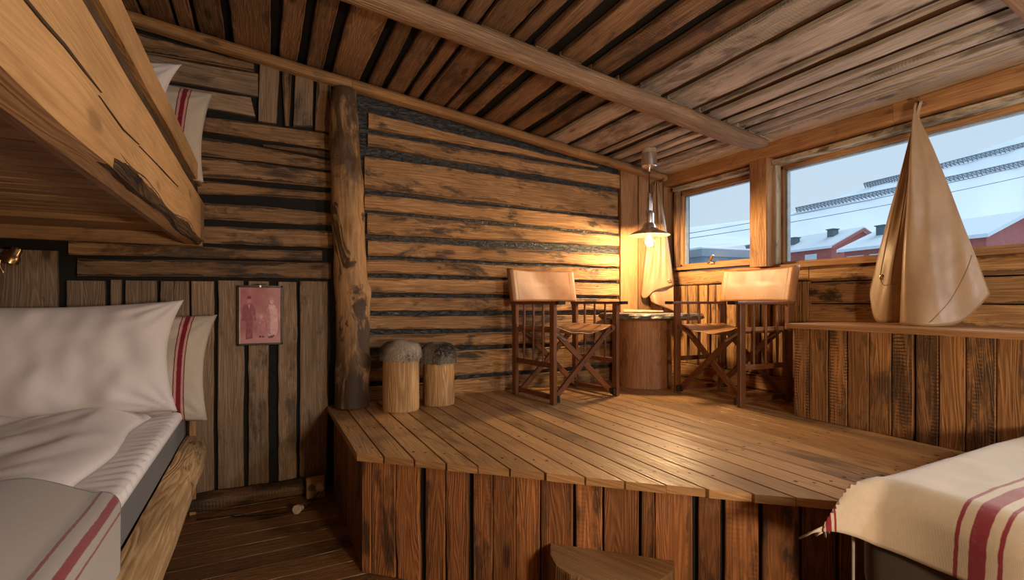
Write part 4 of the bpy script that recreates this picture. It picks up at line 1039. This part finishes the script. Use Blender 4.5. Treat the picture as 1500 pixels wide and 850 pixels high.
# duvet lying on the sheet with long folds
mb = MB()
def duv(a, b):
    X = XL + .1 + (MX - .115 - XL - .1) * a; Y = 1.2 + 1.58 * b
    e = min(1, (1 - a) / .16); h = .055 * math.sqrt(max(0, 1 - (1 - e) ** 2)); e2 = min(1, (1 - b) / .08); h *= math.sqrt(max(0, 1 - (1 - e2) ** 2)) * .6 + .4
    d = (X + .45 * Y)
    g = (X * 1.0 - .62 * Y); fol = .035 * max(0, noise.noise((g * 4.6, (Y + X) * .8, 4))) * (.4 + b) + .034 * max(0, math.sin(g * 17 + 2.4 * noise.noise((X * 1.6, Y * 1.6, 8)))) ** 1.5 * max(0, min(1, (b - .2) * 1.6)) * (1 - a * .75) + .006 * noise.noise((X * 10, Y * 10, 2))
    edge = .03 * noise.noise((Y * 3, 7, 0)) * (a > .8) * (a - .8) * 5
    return V((X + edge, Y, .592 + h + fol * min(1, e * 1.2)))
mb.grid(duv, 110, 150, lambda a, b: (a * .95, b * 1.6), smooth=True)
o = mb.build('duvet', M_WAFFLE, loc=(-.9, 2, .592)); solid(o, .004); tag(o, 'white waffle-woven duvet spread over the lower bunk below its pillows', 'duvet')
# blanket with red stripes across the foot
M_BLK1 = cloth('grey linen blanket', (.33, .29, .25), weave=3600, wv=.35, bump=.28, axis=0, stripes=((-.36, .0108, RED), (-.402, .0035, RED), (-.322, .0035, RED), (-.70, .0108, RED), (-.742, .0035, RED), (-.662, .0035, RED)), sheen=.25)
mb = MB()
def blk(a, b):
    # a across (left to right), b along the bed towards the pillows
    X = XL + .1 + (1.215) * a
    yfar = 1.84 + .09 * math.sin(a * 6 + .6) - .6 * max(0, a - .68) - .7 * max(0, a - .88)
    Y = .55 + (yfar - .55) * b
    k = max(0, X - (MX - .05)); zt = .592 + .062 * (1 - max(0, min(1, (X - (MX - .24)) / .18)) ** 2 * .82)
    if k > 0:
        R = .05; q = R * PI / 2
        if k < q: an = k / R; Xo = MX - .05 + R * math.sin(an) + .012; z = zt - R * (1 - math.cos(an))
        else: Xo = MX + .012 + (k - q) * .12; z = zt - R - (k - q) * .99
    else: Xo = X + .012; z = zt
    z += .010 * noise.noise((X * 5, Y * 4, 3)) + .006 + .012 * max(0, math.sin((X + Y * .5) * 16)) * max(0, b - .6)
    return V((Xo, Y, z))
mb.grid(blk, 100, 90, lambda a, b: (XL + .1 + 1.215 * a, b * 1.4), smooth=True)
o = mb.build('blanket', M_BLK1, loc=(-.8, 1.2, .6)); solid(o, .005); tag(o, 'grey linen blanket with dark red stripes across the lower bunk', 'blanket', 'striped linen blankets')

# pillows
def pillow(name, mat, c, w, h, t, lean, rotz, label, cat, group, seed, wr=.012, corner=.12, tilt=0., sag=0., uvs=1., flop=0.):
    mb = MB(); nu, nv = 70, 50
    rx = Matrix.Rotation(lean, 3, 'X'); rz = Matrix.Rotation(rotz, 3, 'Z'); ry = Matrix.Rotation(tilt, 3, 'Y')
    def mk(sg):
        def f(a, b):
            s = a * 2 - 1; q = b * 2 - 1
            pin = 1 - corner * (1 - q * q) * abs(s) ** 3; pin2 = 1 - corner * (1 - s * s) * abs(q) ** 3
            X = s * w / 2 * pin; Z = q * h / 2 * pin2
            env = max(0, (1 - abs(s) ** 2.6) * (1 - abs(q) ** 2.6))
            T = t / 2 * env ** .55
            # creases run in from the corners and edges
            d = noise.noise((X * 5 + Z * 3, Z * 6 - X * 2, seed)) + .6 * noise.noise((X * 13, Z * 11, seed + 4))
            rad = math.atan2(q - (-1 if q < 0 else 1), s - (-1 if s < 0 else 1))
            cr = math.sin(rad * 14 + seed) * max(0, 1 - math.hypot(abs(s) - 1, abs(q) - 1) / .7) * .8
            lg = math.sin((X * .8 + Z * .55) * 26 + 3.2 * noise.noise((X * 3, Z * 3, seed + 9))) * max(0, .2 - q * .8) + .9 * abs(noise.noise((X * 3.2 + Z * 5, Z * 2.4, seed + 2)))
            T += wr * (d + cr + .55 * lg) * env ** .4
            # belly settles towards the bottom
            T *= 1 + sag * (-q) * .4
            p = V((X + flop * max(0, s) * q * q * (1 if q > 0 else .2), sg * T, Z)); return V(c) + rz @ (ry @ (rx @ p))
        return f
    uvf = lambda a, b: ((a - .5) * w * uvs, (b - .5) * h * uvs)
    mb.grid(mk(-1), nu, nv, uvf, smooth=True); mb.grid(mk(1), nu, nv, uvf, smooth=True, flip=True)
    o = mb.build(name, mat, loc=c, sharp=180)
    wl = o.modifiers.new('Weld', 'WELD'); wl.merge_threshold = .0006
    return tag(o, label, cat, group)
M_LIN = cloth('linen with a red stripe', (.54, .47, .385), weave=3000, wv=.4, bump=.3, stripes=((.285, .019, (.50, .26, .22)), (.285, .0105, RED), (.262, .0025, RED), (.308, .0025, RED)))
pillow('pillow', M_WHITE, (-.79, 2.76, .872), .86, .525, .20, math.radians(-14), 0, 'plump white pillow leaning at the head of the lower bunk', 'pillow', 'white pillows', 2.3, .026, .085, math.radians(-1.5), .5, flop=.03)
pillow('cushion', M_LIN, (-.648, 2.985, .805), .81, .55, .16, math.radians(-10), 0, 'linen cushion with a red stripe behind the lower bunk\'s white pillow', 'cushion', 'striped linen cushions', 5.1, .018, .075, math.radians(2.), .3, flop=.02)
pillow('pillow', M_WHITE, (-.76, 2.76, 2.0), .80, .50, .16, math.radians(-12), 0, 'white pillow whose corner pokes up behind the upper bunk\'s guard rail', 'pillow', 'white pillows', 8.3, .018, .12, math.radians(-3), .4, flop=.03)
pillow('cushion', M_LIN, (-.65, 2.99, 2.012), .80, .50, .15, math.radians(-9), 0, 'linen cushion with a red stripe on the upper bunk', 'cushion', 'striped linen cushions', 6.7, .014, .07, math.radians(4), .3)
# upper mattress carrying the pillows
mb = MB(); rounded_box(mb, (XL + .06, Y0 + .06, 1.537), (XB - .085, 3.03, 1.735), .03)
o = mb.build('mattress', M_WHITE, loc=(-.9, 1.7, 1.54)); tag(o, 'white mattress behind the upper bunk\'s guard rail', 'mattress')

# ================================================================== BED IN THE FOREGROUND
bd = thing('bed_base', (1.9, 0, 0), 'dark upholstered bed base in the near corner under a striped blanket', 'bed')
mb = MB(); rounded_box(mb, (1.42, -1.6, .012), (2.57, .76, .34), .012); keep(mb.build('box_base', M_BROWNFAB), bd)
mb = MB(); rounded_box(mb, (1.415, -1.6, .341), (2.575, .765, .622), .06); keep(mb.build('mattress', M_BROWNFAB), bd)
mb = MB(); pts = [(1.413, .762, .03 + k * .05) for k in range(12)]; mb.tube(pts, .004, 8); keep(mb.build('piping', plain('grey piping', (.3, .28, .26), .7)), bd)
M_BLK2 = cloth('cream linen blanket', (.47, .385, .285), weave=3600, wv=.35, bump=.28, axis=1, stripes=((.497, .0155, RED), (.536, .0042, RED), (.458, .0042, RED), (.842, .012, RED), (.868, .004, RED), (.815, .004, RED)), sheen=.3)
mb = MB()
def bb(X, Y, ex, ey, r):
    w = .012 * noise.noise((X * 4, Y * 4, 1)) + .006 * noise.noise((X * 11, Y * 11, 4))
    low = V((0, 0, .0))
    if ex < 0: low = V((-.01 * math.sin(Y * 18) * min(1, -ex / .1), 0, 0))
    corner = V((0, 0, 0))
    if ex < 0 and ey > 0:
        m = min(-ex, ey); corner = V((-.75 * m, .05 * m, .55 * m))
    puff = .022 * max(0, 1 - max(0, r) / .05)
    return V((0, 0, w * .6 + .004 + puff * .6)) + low + corner
FB = drape(mb, 1.465, 2.52, -1.4, .70, .652, .066, (.185, .05, .0, .17), .10, nu=120, nv=180, bumpf=bb)
# fringe along the far hem
for k in range(240):
    a = k / 240; p = FB(a, 1.0); q = FB(a, .995)
    d = (p - q).normalized(); e = V((random.uniform(-.5, .5), random.uniform(-.2, .2), random.uniform(-.4, .2)))
    L = random.uniform(.006, .02) * (2.4 if a < .03 else 1); tip = p + d * L + e * L * .7; sd = V((1, 0, 0)) * .0009
    b = len(mb.v); mb.v.extend([tuple(p - sd), tuple(p + sd), tuple(tip)]); mb.face([b, b + 1, b + 2], [(a, .7)] * 3, (.5, .5, .5), 0)
o = mb.build('blanket', M_BLK2, loc=(1.9, 0, .6)); solid(o, .005); tag(o, 'cream linen blanket with red stripes draped over the near bed beside the bench', 'blanket', 'striped linen blankets')

# ================================================================== SMALL THINGS ON THE LEFT
# reading lamp
c = onY(20, 374, 3.02)
rl = thing('reading_lamp', c, 'small brass reading lamp on the wall under the upper bunk', 'lamp')
mb = MB(); Rr = Matrix.Rotation(math.radians(24), 3, 'Y')
prof = [(.002, .040), (.016, .036), (.020, .028), (.021, .004), (.026, -.002), (.031, -.018), (.033, -.036), (.030, -.036), (.027, -.02), (.018, -.004)]
nn = 24; rings = [[Rr @ V((r * math.cos(2 * PI * j / nn), r * math.sin(2 * PI * j / nn), z)) for j in range(nn)] for r, z in prof]
mb.loft(rings, [i * .01 for i in range(len(prof))], [j * .005 for j in range(nn + 1)], smooth=True); mb.build('lamp_shade', M_BRASS, rl)
mb = MB(); mb.tube([(-.02, 0, .0), (-.06, .01, -.002), (-.12, .04, -.003), (-.15, .10, -.003)], .004, 8); mb.build('lamp_arm', M_BRASS, rl)
mb = MB(); mb.tube([(-.15, .10, -.003), (-.15, .132, -.003)], .032, 24); mb.build('wall_mount', M_BRASS, rl)
mb = MB(); mb.tube([(-.035, .0, -.005), (-.046, 0, -.03), (-.047, 0, -.05), (-.036, 0, -.075)], .003, 8); mb.tube([(-.037, 0, -.072), (-.034, 0, -.082)], .006, 8); mb.build('pull_switch', M_BRASS, rl)

# framed photograph
tl = onY(347, 418, YB - .022); br = onY(414.5, 504.5, YB - .022)
x0, x1, z1, z0 = tl.x, br.x, tl.z, br.z; fy = YB - .024
pf = thing('framed_photo', ((x0 + x1) / 2, fy, z0), 'old magenta family photograph in a thin black frame on the dark plank wall', 'picture')
mb = MB(); fw = .011
for a, b in (((x0, fy, z0), (x1, fy + .02, z0 + fw)), ((x0, fy, z1 - fw), (x1, fy + .02, z1)), ((x0, fy, z0), (x0 + fw, fy + .02, z1)), ((x1 - fw, fy, z0), (x1, fy + .02, z1))): mb.box(a, b, .002)
keep(mb.build('picture_frame', plain('black lacquer', (.012, .009, .008), .3)), pf)
def photo_mat():
    n = N('magenta print'); uv = n.uv(); s = n.sep(uv); a = n.noise(n.mapv(uv, (14, 10, 1)), 1, 4, .6)
    col = n.mix(n.mr(a, .3, .75), (.50, .19, .21), (.36, .105, .13)); col = n.mix(n.mr(s[1], .02, .09, .75, 0), col, (.58, .30, .31)); col = n.mix(n.mr(n.math('ABSOLUTE', n.math('SUBTRACT', s[1], .155)), .0, .03, .5, 0), col, (.62, .34, .36)); 
    n.bsdf(col, .25); return n.m
PM = [photo_mat()] + [plain(f'print tone {k}', c, .25, var=.12, scale=60) for k, c in enumerate(((.30, .085, .115), (.70, .42, .44), (.52, .20, .24), (.16, .035, .055)))]
mb = MB(); PW, PH = x1 - x0 - 2 * fw, z1 - z0 - 2 * fw; py = fy + .007
def q(u, v, k=0): return V((x0 + fw + u * PW, py - k * .0003, z0 + fw + v * PH))
b = len(mb.v); mb.v.extend(tuple(q(*p)) for p in ((0, 0), (1, 0), (1, 1), (0, 1))); mb.face(range(b, b + 4), [(0, 0), (PW, 0), (PW, PH), (0, PH)], (.5, .5, .5), 0)
def shp(pts, mi, k): mb.poly([q(u, v, k) for u, v in pts], mi)
def ell(u, v, ru, rv, mi, k): shp([(u + ru * math.cos(t * PI / 8), v + rv * math.sin(t * PI / 8)) for t in range(16)], mi, k)
# man in a dark suit and hat
shp([(.06, .40), (.07, .62), (.12, .69), (.30, .70), (.38, .62), (.40, .42), (.36, .40), (.33, .5), (.31, .12), (.33, .09), (.15, .07), (.16, .38), (.10, .41)], 1, 1); ell(.235, .755, .045, .045, 3, 2); shp([(.16, .795), (.31, .80), (.28, .81), (.27, .845), (.20, .845), (.19, .81)], 4, 3); shp([(.21, .69), (.255, .69), (.235, .62)], 2, 2)
# woman in a long pale coat
shp([(.67, .2), (.66, .6), (.70, .69), (.84, .70), (.91, .6), (.93, .25), (.88, .12), (.70, .12)], 2, 1); shp([(.66, .2), (.65, .6), (.70, .68), (.74, .5), (.74, .14)], 3, 2); ell(.775, .75, .045, .045, 2, 2); ell(.77, .80, .085, .025, 3, 3); shp([(.68, .12), (.86, .14), (.80, .09), (.70, .08)], 4, 3)
# child between them
shp([(.42, .2), (.45, .40), (.50, .45), (.57, .45), (.62, .40), (.63, .2), (.58, .18), (.58, .11), (.47, .11), (.47, .18)], 3, 1); ell(.525, .475, .035, .035, 2, 2); shp([(.46, .1), (.52, .1), (.52, .13), (.47, .13)], 4, 2); shp([(.54, .1), (.6, .1), (.59, .13), (.54, .13)], 4, 2)
keep(mb.build('photo_print', PM), pf)
mb = MB(); mb.box((x0 + fw * .8, fy + .012, z0 + fw * .8), (x1 - fw * .8, fy + .016, z1 - fw * .8), .001); keep(mb.build('backing_card', M_BLKPL), pf)
mb = MB(); mb.box((x0 + fw, fy + .004, z0 + fw), (x0 + fw + .004, fy + .009, z1 - fw), .0008); keep(mb.build('mount_edge', plain('cream card edge', (.72, .66, .52), .6)), pf)
mb = MB(); mx = (x0 + x1) / 2; mb.tube([(mx - .04, fy + .012, z1 + .006), (mx + .03, fy + .012, z1 + .008)], .0035, 8); mb.tube([(mx, fy + .003, z1 - .004), (mx, fy - .002, z1 - .004)], .006, 10); keep(mb.build('hanger', M_STEEL), pf)

# wall socket with plug
a = onY(449, 702, 2.985); b2 = onY(476, 727, 2.985); SY = 3.013
so = thing('wall_socket', ((a.x + b2.x) / 2, SY, a.z), 'cream double socket with a plug on the foot of the dark wall beside the platform', 'socket')
mb = MB(); mb.box((a.x, SY - .028, b2.z), (b2.x, SY - .001, a.z), .006); keep(mb.build('socket_plate', plain('aged cream plastic', (.40, .24, .13), .4)), so)
mb = MB(); cx, czz = a.x + (b2.x - a.x) * .7, (a.z + b2.z) / 2 + .004
mb.tube([(cx, SY - .026, czz), (cx, SY - .062, czz), (cx, SY - .066, czz)], [.023, .022, .017], 24); keep(mb.build('plug', M_WHTPL), so)
mb = MB(); cx2 = a.x + (b2.x - a.x) * .26
mb.tube([(cx2, SY - .029, czz), (cx2, SY - .0275, czz)], .018, 20); keep(mb.build('outlet_hole', plain('dark outlet', (.12, .07, .04), .5)), so)
# power cord along the floor with its loose plug
e = onZ(436, 745, .03); pl0 = None
cd = thing('cable_run', (e.x, e.y, 0), 'dark power cord hanging from the wall socket and trailing along the floor', 'cord')
mb = MB(); base = [V((cx, SY - .06, czz - .012)), V((cx - .022, SY - .075, czz - .03)), V((cx - .04, SY - .08, .03)), V((cx - .06, SY - .10, .008)), e + V((.02, .02, -.015)), V((e.x - .1, e.y + .03, .008)), V((e.x - .3, e.y + .1, .007)), V((-.1, YB - .2, .007)), V((-.3, YB - .17, .007))]
P = []
for i in range(len(base) - 1):
    for k in range(8):
        t = k / 8; p0, p1, p2, p3 = base[max(i - 1, 0)], base[i], base[i + 1], base[min(i + 2, len(base) - 1)]
        P.append(.5 * ((2 * p1) + (p2 - p0) * t + (2 * p0 - 5 * p1 + 4 * p2 - p3) * t * t + (3 * p1 - p0 - 3 * p2 + p3) * t ** 3))
P.append(base[-1]); mb.tube(P, .0035, 8); keep(mb.build('black_flex', M_BLKPL), cd)
mb = MB(); d = V((-.6, -.75, .05)).normalized(); mb.tube([e - d * .035 + V((0, 0, -.008)), e - d * .005 + V((0, 0, -.006)), e + d * .002 + V((0, 0, -.004)), e + d * .012 + V((0, 0, -.004))], [.014, .017, .024, .023], 20); keep(mb.build('cord_connector', M_WHTPL), cd)

# ================================================================== OUTSIDE
FW = V((SN, CS, 0)); RT = V((CS, -SN, 0))
def snow_mat(name, rock):
    n = N(name); o = n.obj(); a = n.noise(n.mapv(o, (.02, .02, .04)), 1, 6, .7); b = n.noise(o, .004, 4)
    m = n.math('MULTIPLY', n.mr(a, .56, .72), n.mr(b, .42, .6)); col = n.mix(n.math('MULTIPLY', m, rock), (.62, .68, .74), (.36, .41, .46)); n.bsdf(col, .8, spec=.1); return n.m
RIDGE = [(940, 345), (995, 335), (1100, 322), (1167, 311), (1268, 274), (1405, 232), (1500, 198), (1700, 140), (2100, 60), (3200, -60)]
def ridge_v(px):
    for (a, b), (c, d) in zip(RIDGE, RIDGE[1:]):
        if px <= c: return (HOR - (b + (d - b) * (px - a) / (c - a))) / F
    return (HOR - RIDGE[-1][1]) / F
DL = [22, 40, 60, 80, 110, 150, 200, 260, 330, 420, 510, 600, 640]
def terrain(px, d):
    if d <= 150: v = .045 + .047 * min(1, max(0, (d - 22) / 128)) ** .8; 
    else:
        k = min(1, (d - 150) / 450); v = .092 + (ridge_v(px) - .092) * k ** .75
    z = CZ + v * min(d, 600) - (max(0, d - 600) * .5)
    return z
mb = MB(); cols = [900 + 25 * i for i in range(70)]
mb.grid(lambda a, b: (lambda px, d: atD(px, HOR, d) + V((0, 0, terrain(px, d) - CZ + (.012 * d * noise.noise((px * .03, d * .02, 1)) if 100 < d < 590 else 0))))(cols[round(a * 69)], DL[round(b * 12)]), 69, 12, smooth=True, flip=True)
tag(mb.build('mountain', snow_mat('snowy slope', .55)), 'long snow covered mountainside behind the red houses', 'mountain', kind='structure')
mb = MB(); mb.grid(lambda a, b: V((3.6 + 40 * a, -40 + 90 * b, -.6 + a * .2)), 6, 6, smooth=True); tag(mb.build('ground', snow_mat('snowy ground', .2)), kind='structure')

M_FEN = plain('galvanised snow fence', (.16, .20, .24), .7)
def fence(pts, label, h):
    mb = MB(); n = (len(pts) - 1) * 14; prev = None
    for i in range(n + 1):
        t = i / n * (len(pts) - 1); k = min(int(t), len(pts) - 2); f = t - k
        px = pts[k][0] + (pts[k + 1][0] - pts[k][0]) * f; py = pts[k][1] + (pts[k + 1][1] - pts[k][1]) * f; v = (HOR - py) / F
        # distance along the slope at this height
        kk = min(1., max(.05, (v - .092) / max(.01, ridge_v(px) - .092))) ** (1 / .75); d = 150 + 450 * min(.97, kk)
        p = atD(px, HOR, d); p.z = CZ + v * d; hh = h * d / F; lean = FW * hh * .5 + RT * hh * -.25
        mb.bar(p, p + V((0, 0, hh)) + lean * .6, .1 * hh, .1 * hh)
        mb.bar(p + V((0, 0, hh)) + lean * .6, p + RT * hh * .9 - FW * hh * .3, .09 * hh, .09 * hh)
        cur = (p, hh, lean)
        if prev:
            for q in (.25, .45, .65, .85, 1.):
                mb.bar(prev[0] + V((0, 0, prev[1] * q)) + prev[2] * .6 * q, cur[0] + V((0, 0, hh * q)) + lean * .6 * q, .11 * hh, .11 * hh, (0, 0, 1))
        prev = cur
    o = mb.build('snow_fence', M_FEN, loc=atD(*pts[0], 300)); tag(o, label, 'fence', 'snow fences on the slope')
fence([(1168, 312), (1240, 297), (1320, 281), (1405, 264), (1500, 243), (1620, 215)], 'lower and longer snow fence on the slope, starting near the window edge', 8)
fence([(1268, 276), (1323, 263), (1405, 241), (1500, 217), (1620, 188)], 'upper snow fence on the slope, higher up the mountainside', 8)

M_RED = plain('red house boards', (.36, .10, .085), .8, var=.1, scale=3); M_PINK = plain('faded red house boards', (.48, .23, .215), .8, var=.08, scale=3); M_SNOW = plain('roof snow', (.64, .70, .75), .8, var=.03, scale=2)
M_GREYW = plain('grey wall boards', (.30, .34, .37), .8, var=.1, scale=3); M_CHIM = plain('dark chimney sheet', (.10, .125, .15), .6); M_WIN = plain('pale window', (.55, .63, .68), .3); M_FASC = plain('grey fascia', (.22, .26, .30), .6)
def house(K, er, L, eg, Wd, ze, zr, wm, label, chims=(), wins=(), drop=6.):
    """K eave corner in plan; er ridge direction, eg gable direction"""
    K, er, eg = V((K.x, K.y, 0)), er.normalized(), eg.normalized(); h = thing('house', K + V((0, 0, ze - drop)), label, 'house', 'houses below the mountain')
    U = V((0, 0, 1)); mb = MB(); z0 = ze - drop
    sec = [K + U * z0, K + eg * Wd + U * z0, K + eg * Wd + U * ze, K + eg * Wd / 2 + U * (zr - .1), K + U * ze]
    mb.loft([sec, [p + er * L for p in sec]], [0, L], [0, 3, 6, 9, 12, 15]); keep(mb.build('walls', wm), h)
    mb = MB(); oh = .5; sl = (zr - ze) / (Wd / 2)
    for s, c in ((0, K), (1, K + eg * Wd)):
        o = -1 if s == 0 else 1
        a = c + eg * (o * oh) + U * (ze - sl * oh) - er * .4; r = K + eg * Wd / 2 + U * zr - er * .4
        mb.plank(a, a + er * (L + .8), r + er * (L + .8), r, U * .28, 1, 0, .02)
    keep(mb.build('snowy_roof', M_SNOW), h)
    mb = MB()
    for g in (K + eg * (-.35) + U * (ze - sl * .35 - .02), K + eg * (Wd + .35) + U * (ze - sl * .35 - .02)):
        mb.bar(g - er * .42, K + eg * Wd / 2 + U * (zr - .02) - er * .42, .08, .3, er)
    keep(mb.build('barge_board', wm), h)
    for fl, fg in chims:
        zz = ze + (zr - ze) * (1 - abs(fg * 2 - 1)); p = K + er * (fl * L) + eg * (fg * Wd) + U * zz
        m2 = MB(); m2.bar(p - U * .2, p + U * .95, .8, .8, er); m2.bar(p + U * .95, p + U * 1.05, 1., 1., er); keep(m2.build('chimney', M_CHIM), h)
    for side, f, z, w, hh in wins:
        m2 = MB(); ctr = (K + er * (f * L) - eg * .03) if side == 'r' else (K + eg * (f * Wd) - er * .03); al = er if side == 'r' else eg; ot = eg if side == 'r' else er
        m2.bar(ctr - al * w / 2 + U * (ze - z), ctr + al * w / 2 + U * (ze - z), .06, hh, ot); keep(m2.build('window', M_WIN), h)
    return h
def lat(px, d): return FW * d + RT * ((px - 750) / F * d)
house(lat(1218, 55), FW * .96 - RT * .28, 22, RT * .96 + FW * .28, 8.6, CZ + 81 / F * 55, CZ + 106 / F * 56, M_RED, 'red gabled house with a snowy roof at the middle of the big window', ((.1, .32), (.3, .2), (.62, .15)), (('r', .12, 1.3, 1.6, 1.3), ('r', .4, 1.3, 1.6, 1.3)))
house(lat(1237, 46), RT * .28 - FW * .96, 11, RT * .96 + FW * .28, 8.6, CZ + 75 / F * 46, CZ + 100 / F * 47, M_RED, 'low house with a white roof slope, partly behind the large canvas', ((.12, .36),), (('r', .1, 1.1, 1.6, 1.), ('r', .3, 1.1, 1.8, 1.)))
house(lat(1424, 60), FW * .96 - RT * .28, 14, RT * .96 + FW * .28, 9.3, CZ + 101 / F * 60, CZ + 123 / F * 61.5, M_PINK, 'faded red gabled house to one side of the large canvas near the photo edge', ((.15, .2),), (('g', .3, 2.5, .12, 2.2), ('g', .6, 2.5, .12, 2.2)))
# flat roofed building seen through the small window
def flat(pxa, ya, pxb, yb, da, db, label, wins):
    a = lat(pxa, da); b = lat(pxb, db); al = (b - a).normalized(); aw = V((-al.y, al.x, 0)); L = (b - a).length
    if aw.dot(FW) < 0: aw = -aw
    zt = CZ + (HOR - ya) / F * da; h = thing('flat_roofed_building', a + V((0, 0, zt - 6)), label, 'building', 'buildings beyond the small window'); U = V((0, 0, 1))
    mb = MB(); mb.plank(a + U * (zt - .5), b + U * (zt - .5), b + U * (zt - 6), a + U * (zt - 6), aw * 8, 1, 0, .01); keep(mb.build('walls', M_GREYW), h)
    mb = MB(); o = -aw * .6 - al * .6; mb.plank(a + o + U * zt, b + o + U * zt, b + o + U * (zt - .5), a + o + U * (zt - .5), aw * 9.2, 1, 0, .01); keep(mb.build('roof_fascia', M_FASC), h)
    mb = MB(); mb.plank(a + o + U * (zt + .12), b + o + U * (zt + .12), b + o + U * (zt + .002), a + o + U * (zt + .002), aw * 9.2, 1, 0, .03); keep(mb.build('roof_snow', M_SNOW), h)
    for f in wins:
        p = a + al * (L * f) - aw * .03; m2 = MB(); m2.bar(p - al * .45 + U * (zt - 1.5), p + al * .45 + U * (zt - 1.5), .05, 1., aw); keep(m2.build('window', M_WIN), h)
flat(1030, 366, 1135, 353, 34, 36, 'grey flat roofed building seen low in the small window', (.35, .5, .72))
flat(975, 371, 1038, 367, 46, 48, 'lower grey building at the corner edge of the small window', (.5,))

M_LINE = plain('dark cable', (.10, .12, .14), .7)
def wire(pts, d0, d1, label):
    mb = MB(); P = []
    (xa, ya), (xb, yb) = pts; A = atD(xa, ya, d0); B = atD(xb, yb, d1)
    for i in range(25):
        t = i / 24; p = A.lerp(B, t); p.z -= .25 * 4 * t * (1 - t); P.append(p)
    mb.tube(P, .016, 6); tag(mb.build('power_line', M_LINE, loc=A), label, 'cable', 'overhead lines outside')
wire([(960, 350), (1560, 228)], 26, 26, 'upper overhead line crossing both windows')
wire([(960, 356.5), (1560, 245)], 26, 26, 'lower overhead line crossing both windows')

# ================================================================== LIGHT
w = bpy.data.worlds.new('overcast sky'); S0.world = w; w.use_nodes = True; nt = w.node_tree; nt.nodes.clear()
out = nt.nodes.new('ShaderNodeOutputWorld'); bg = nt.nodes.new('ShaderNodeBackground'); tc = nt.nodes.new('ShaderNodeTexCoord'); sp = nt.nodes.new('ShaderNodeSeparateXYZ'); rp = nt.nodes.new('ShaderNodeValToRGB')
nt.links.new(tc.outputs['Generated'], sp.inputs[0]); nt.links.new(sp.outputs[2], rp.inputs[0]); nt.links.new(rp.outputs[0], bg.inputs[0]); nt.links.new(bg.outputs[0], out.inputs[0])
rp.color_ramp.elements[0].position = .0; rp.color_ramp.elements[0].color = (.62, .76, .88, 1); rp.color_ramp.elements[1].position = .5; rp.color_ramp.elements[1].color = (.50, .66, .82, 1)
bg.inputs[1].default_value = .84
def lamp(name, loc, en, col, size):
    l = bpy.data.lights.new(name, 'POINT'); l.energy = en; l.color = col; l.shadow_soft_size = size
    o = bpy.data.objects.new(name, l); COL.objects.link(o); o.location = loc; return o
lamp('warm_fill_light', (.85, -.75, 1.08), 100, (1, .76, .52), .10)  # added warm fill low behind the camera; unseen, no fixture
lamp('cool_fill_light', (2.3, -1.5, 1.95), 90, (.88, .94, 1), .15)  # added cool fill out of view, daylight-toned to offset the orange; no fixture
sl = bpy.data.lights.new('overcast sun', 'SUN'); sl.energy = 4.0; sl.color = (.74, .87, 1.); sl.angle = math.radians(50)
so_ = bpy.data.objects.new('overcast_sun', sl); COL.objects.link(so_); so_.rotation_euler = V((-.80, .15, -.58)).to_track_quat('-Z', 'Y').to_euler()

# ================================================================== CAMERA
cam = bpy.data.cameras.new('camera'); co = bpy.data.objects.new('camera', cam); COL.objects.link(co)
co.location = (0, 0, CZ); co.rotation_euler = (PI / 2, 0, -YAW)
cam.sensor_width = 36; cam.sensor_fit = 'HORIZONTAL'; cam.lens = F / 1500 * 36; cam.shift_y = (HOR - 425) / 1500
cam.clip_start = .05; cam.clip_end = 3000
S0.camera = co
vs = S0.view_settings; vs.view_transform = 'Standard'; vs.look = 'None'; vs.gamma = 1; vs.exposure = .32; vs.use_curve_mapping = False
cy = S0.cycles; cy.use_denoising = True; cy.max_bounces = 8; cy.diffuse_bounces = 5; cy.transparent_max_bounces = 12; cy.caustics_reflective = False; cy.caustics_refractive = False; cy.sample_clamp_indirect = 6
try: cy.denoiser = 'OPENIMAGEDENOISE'
except Exception: pass
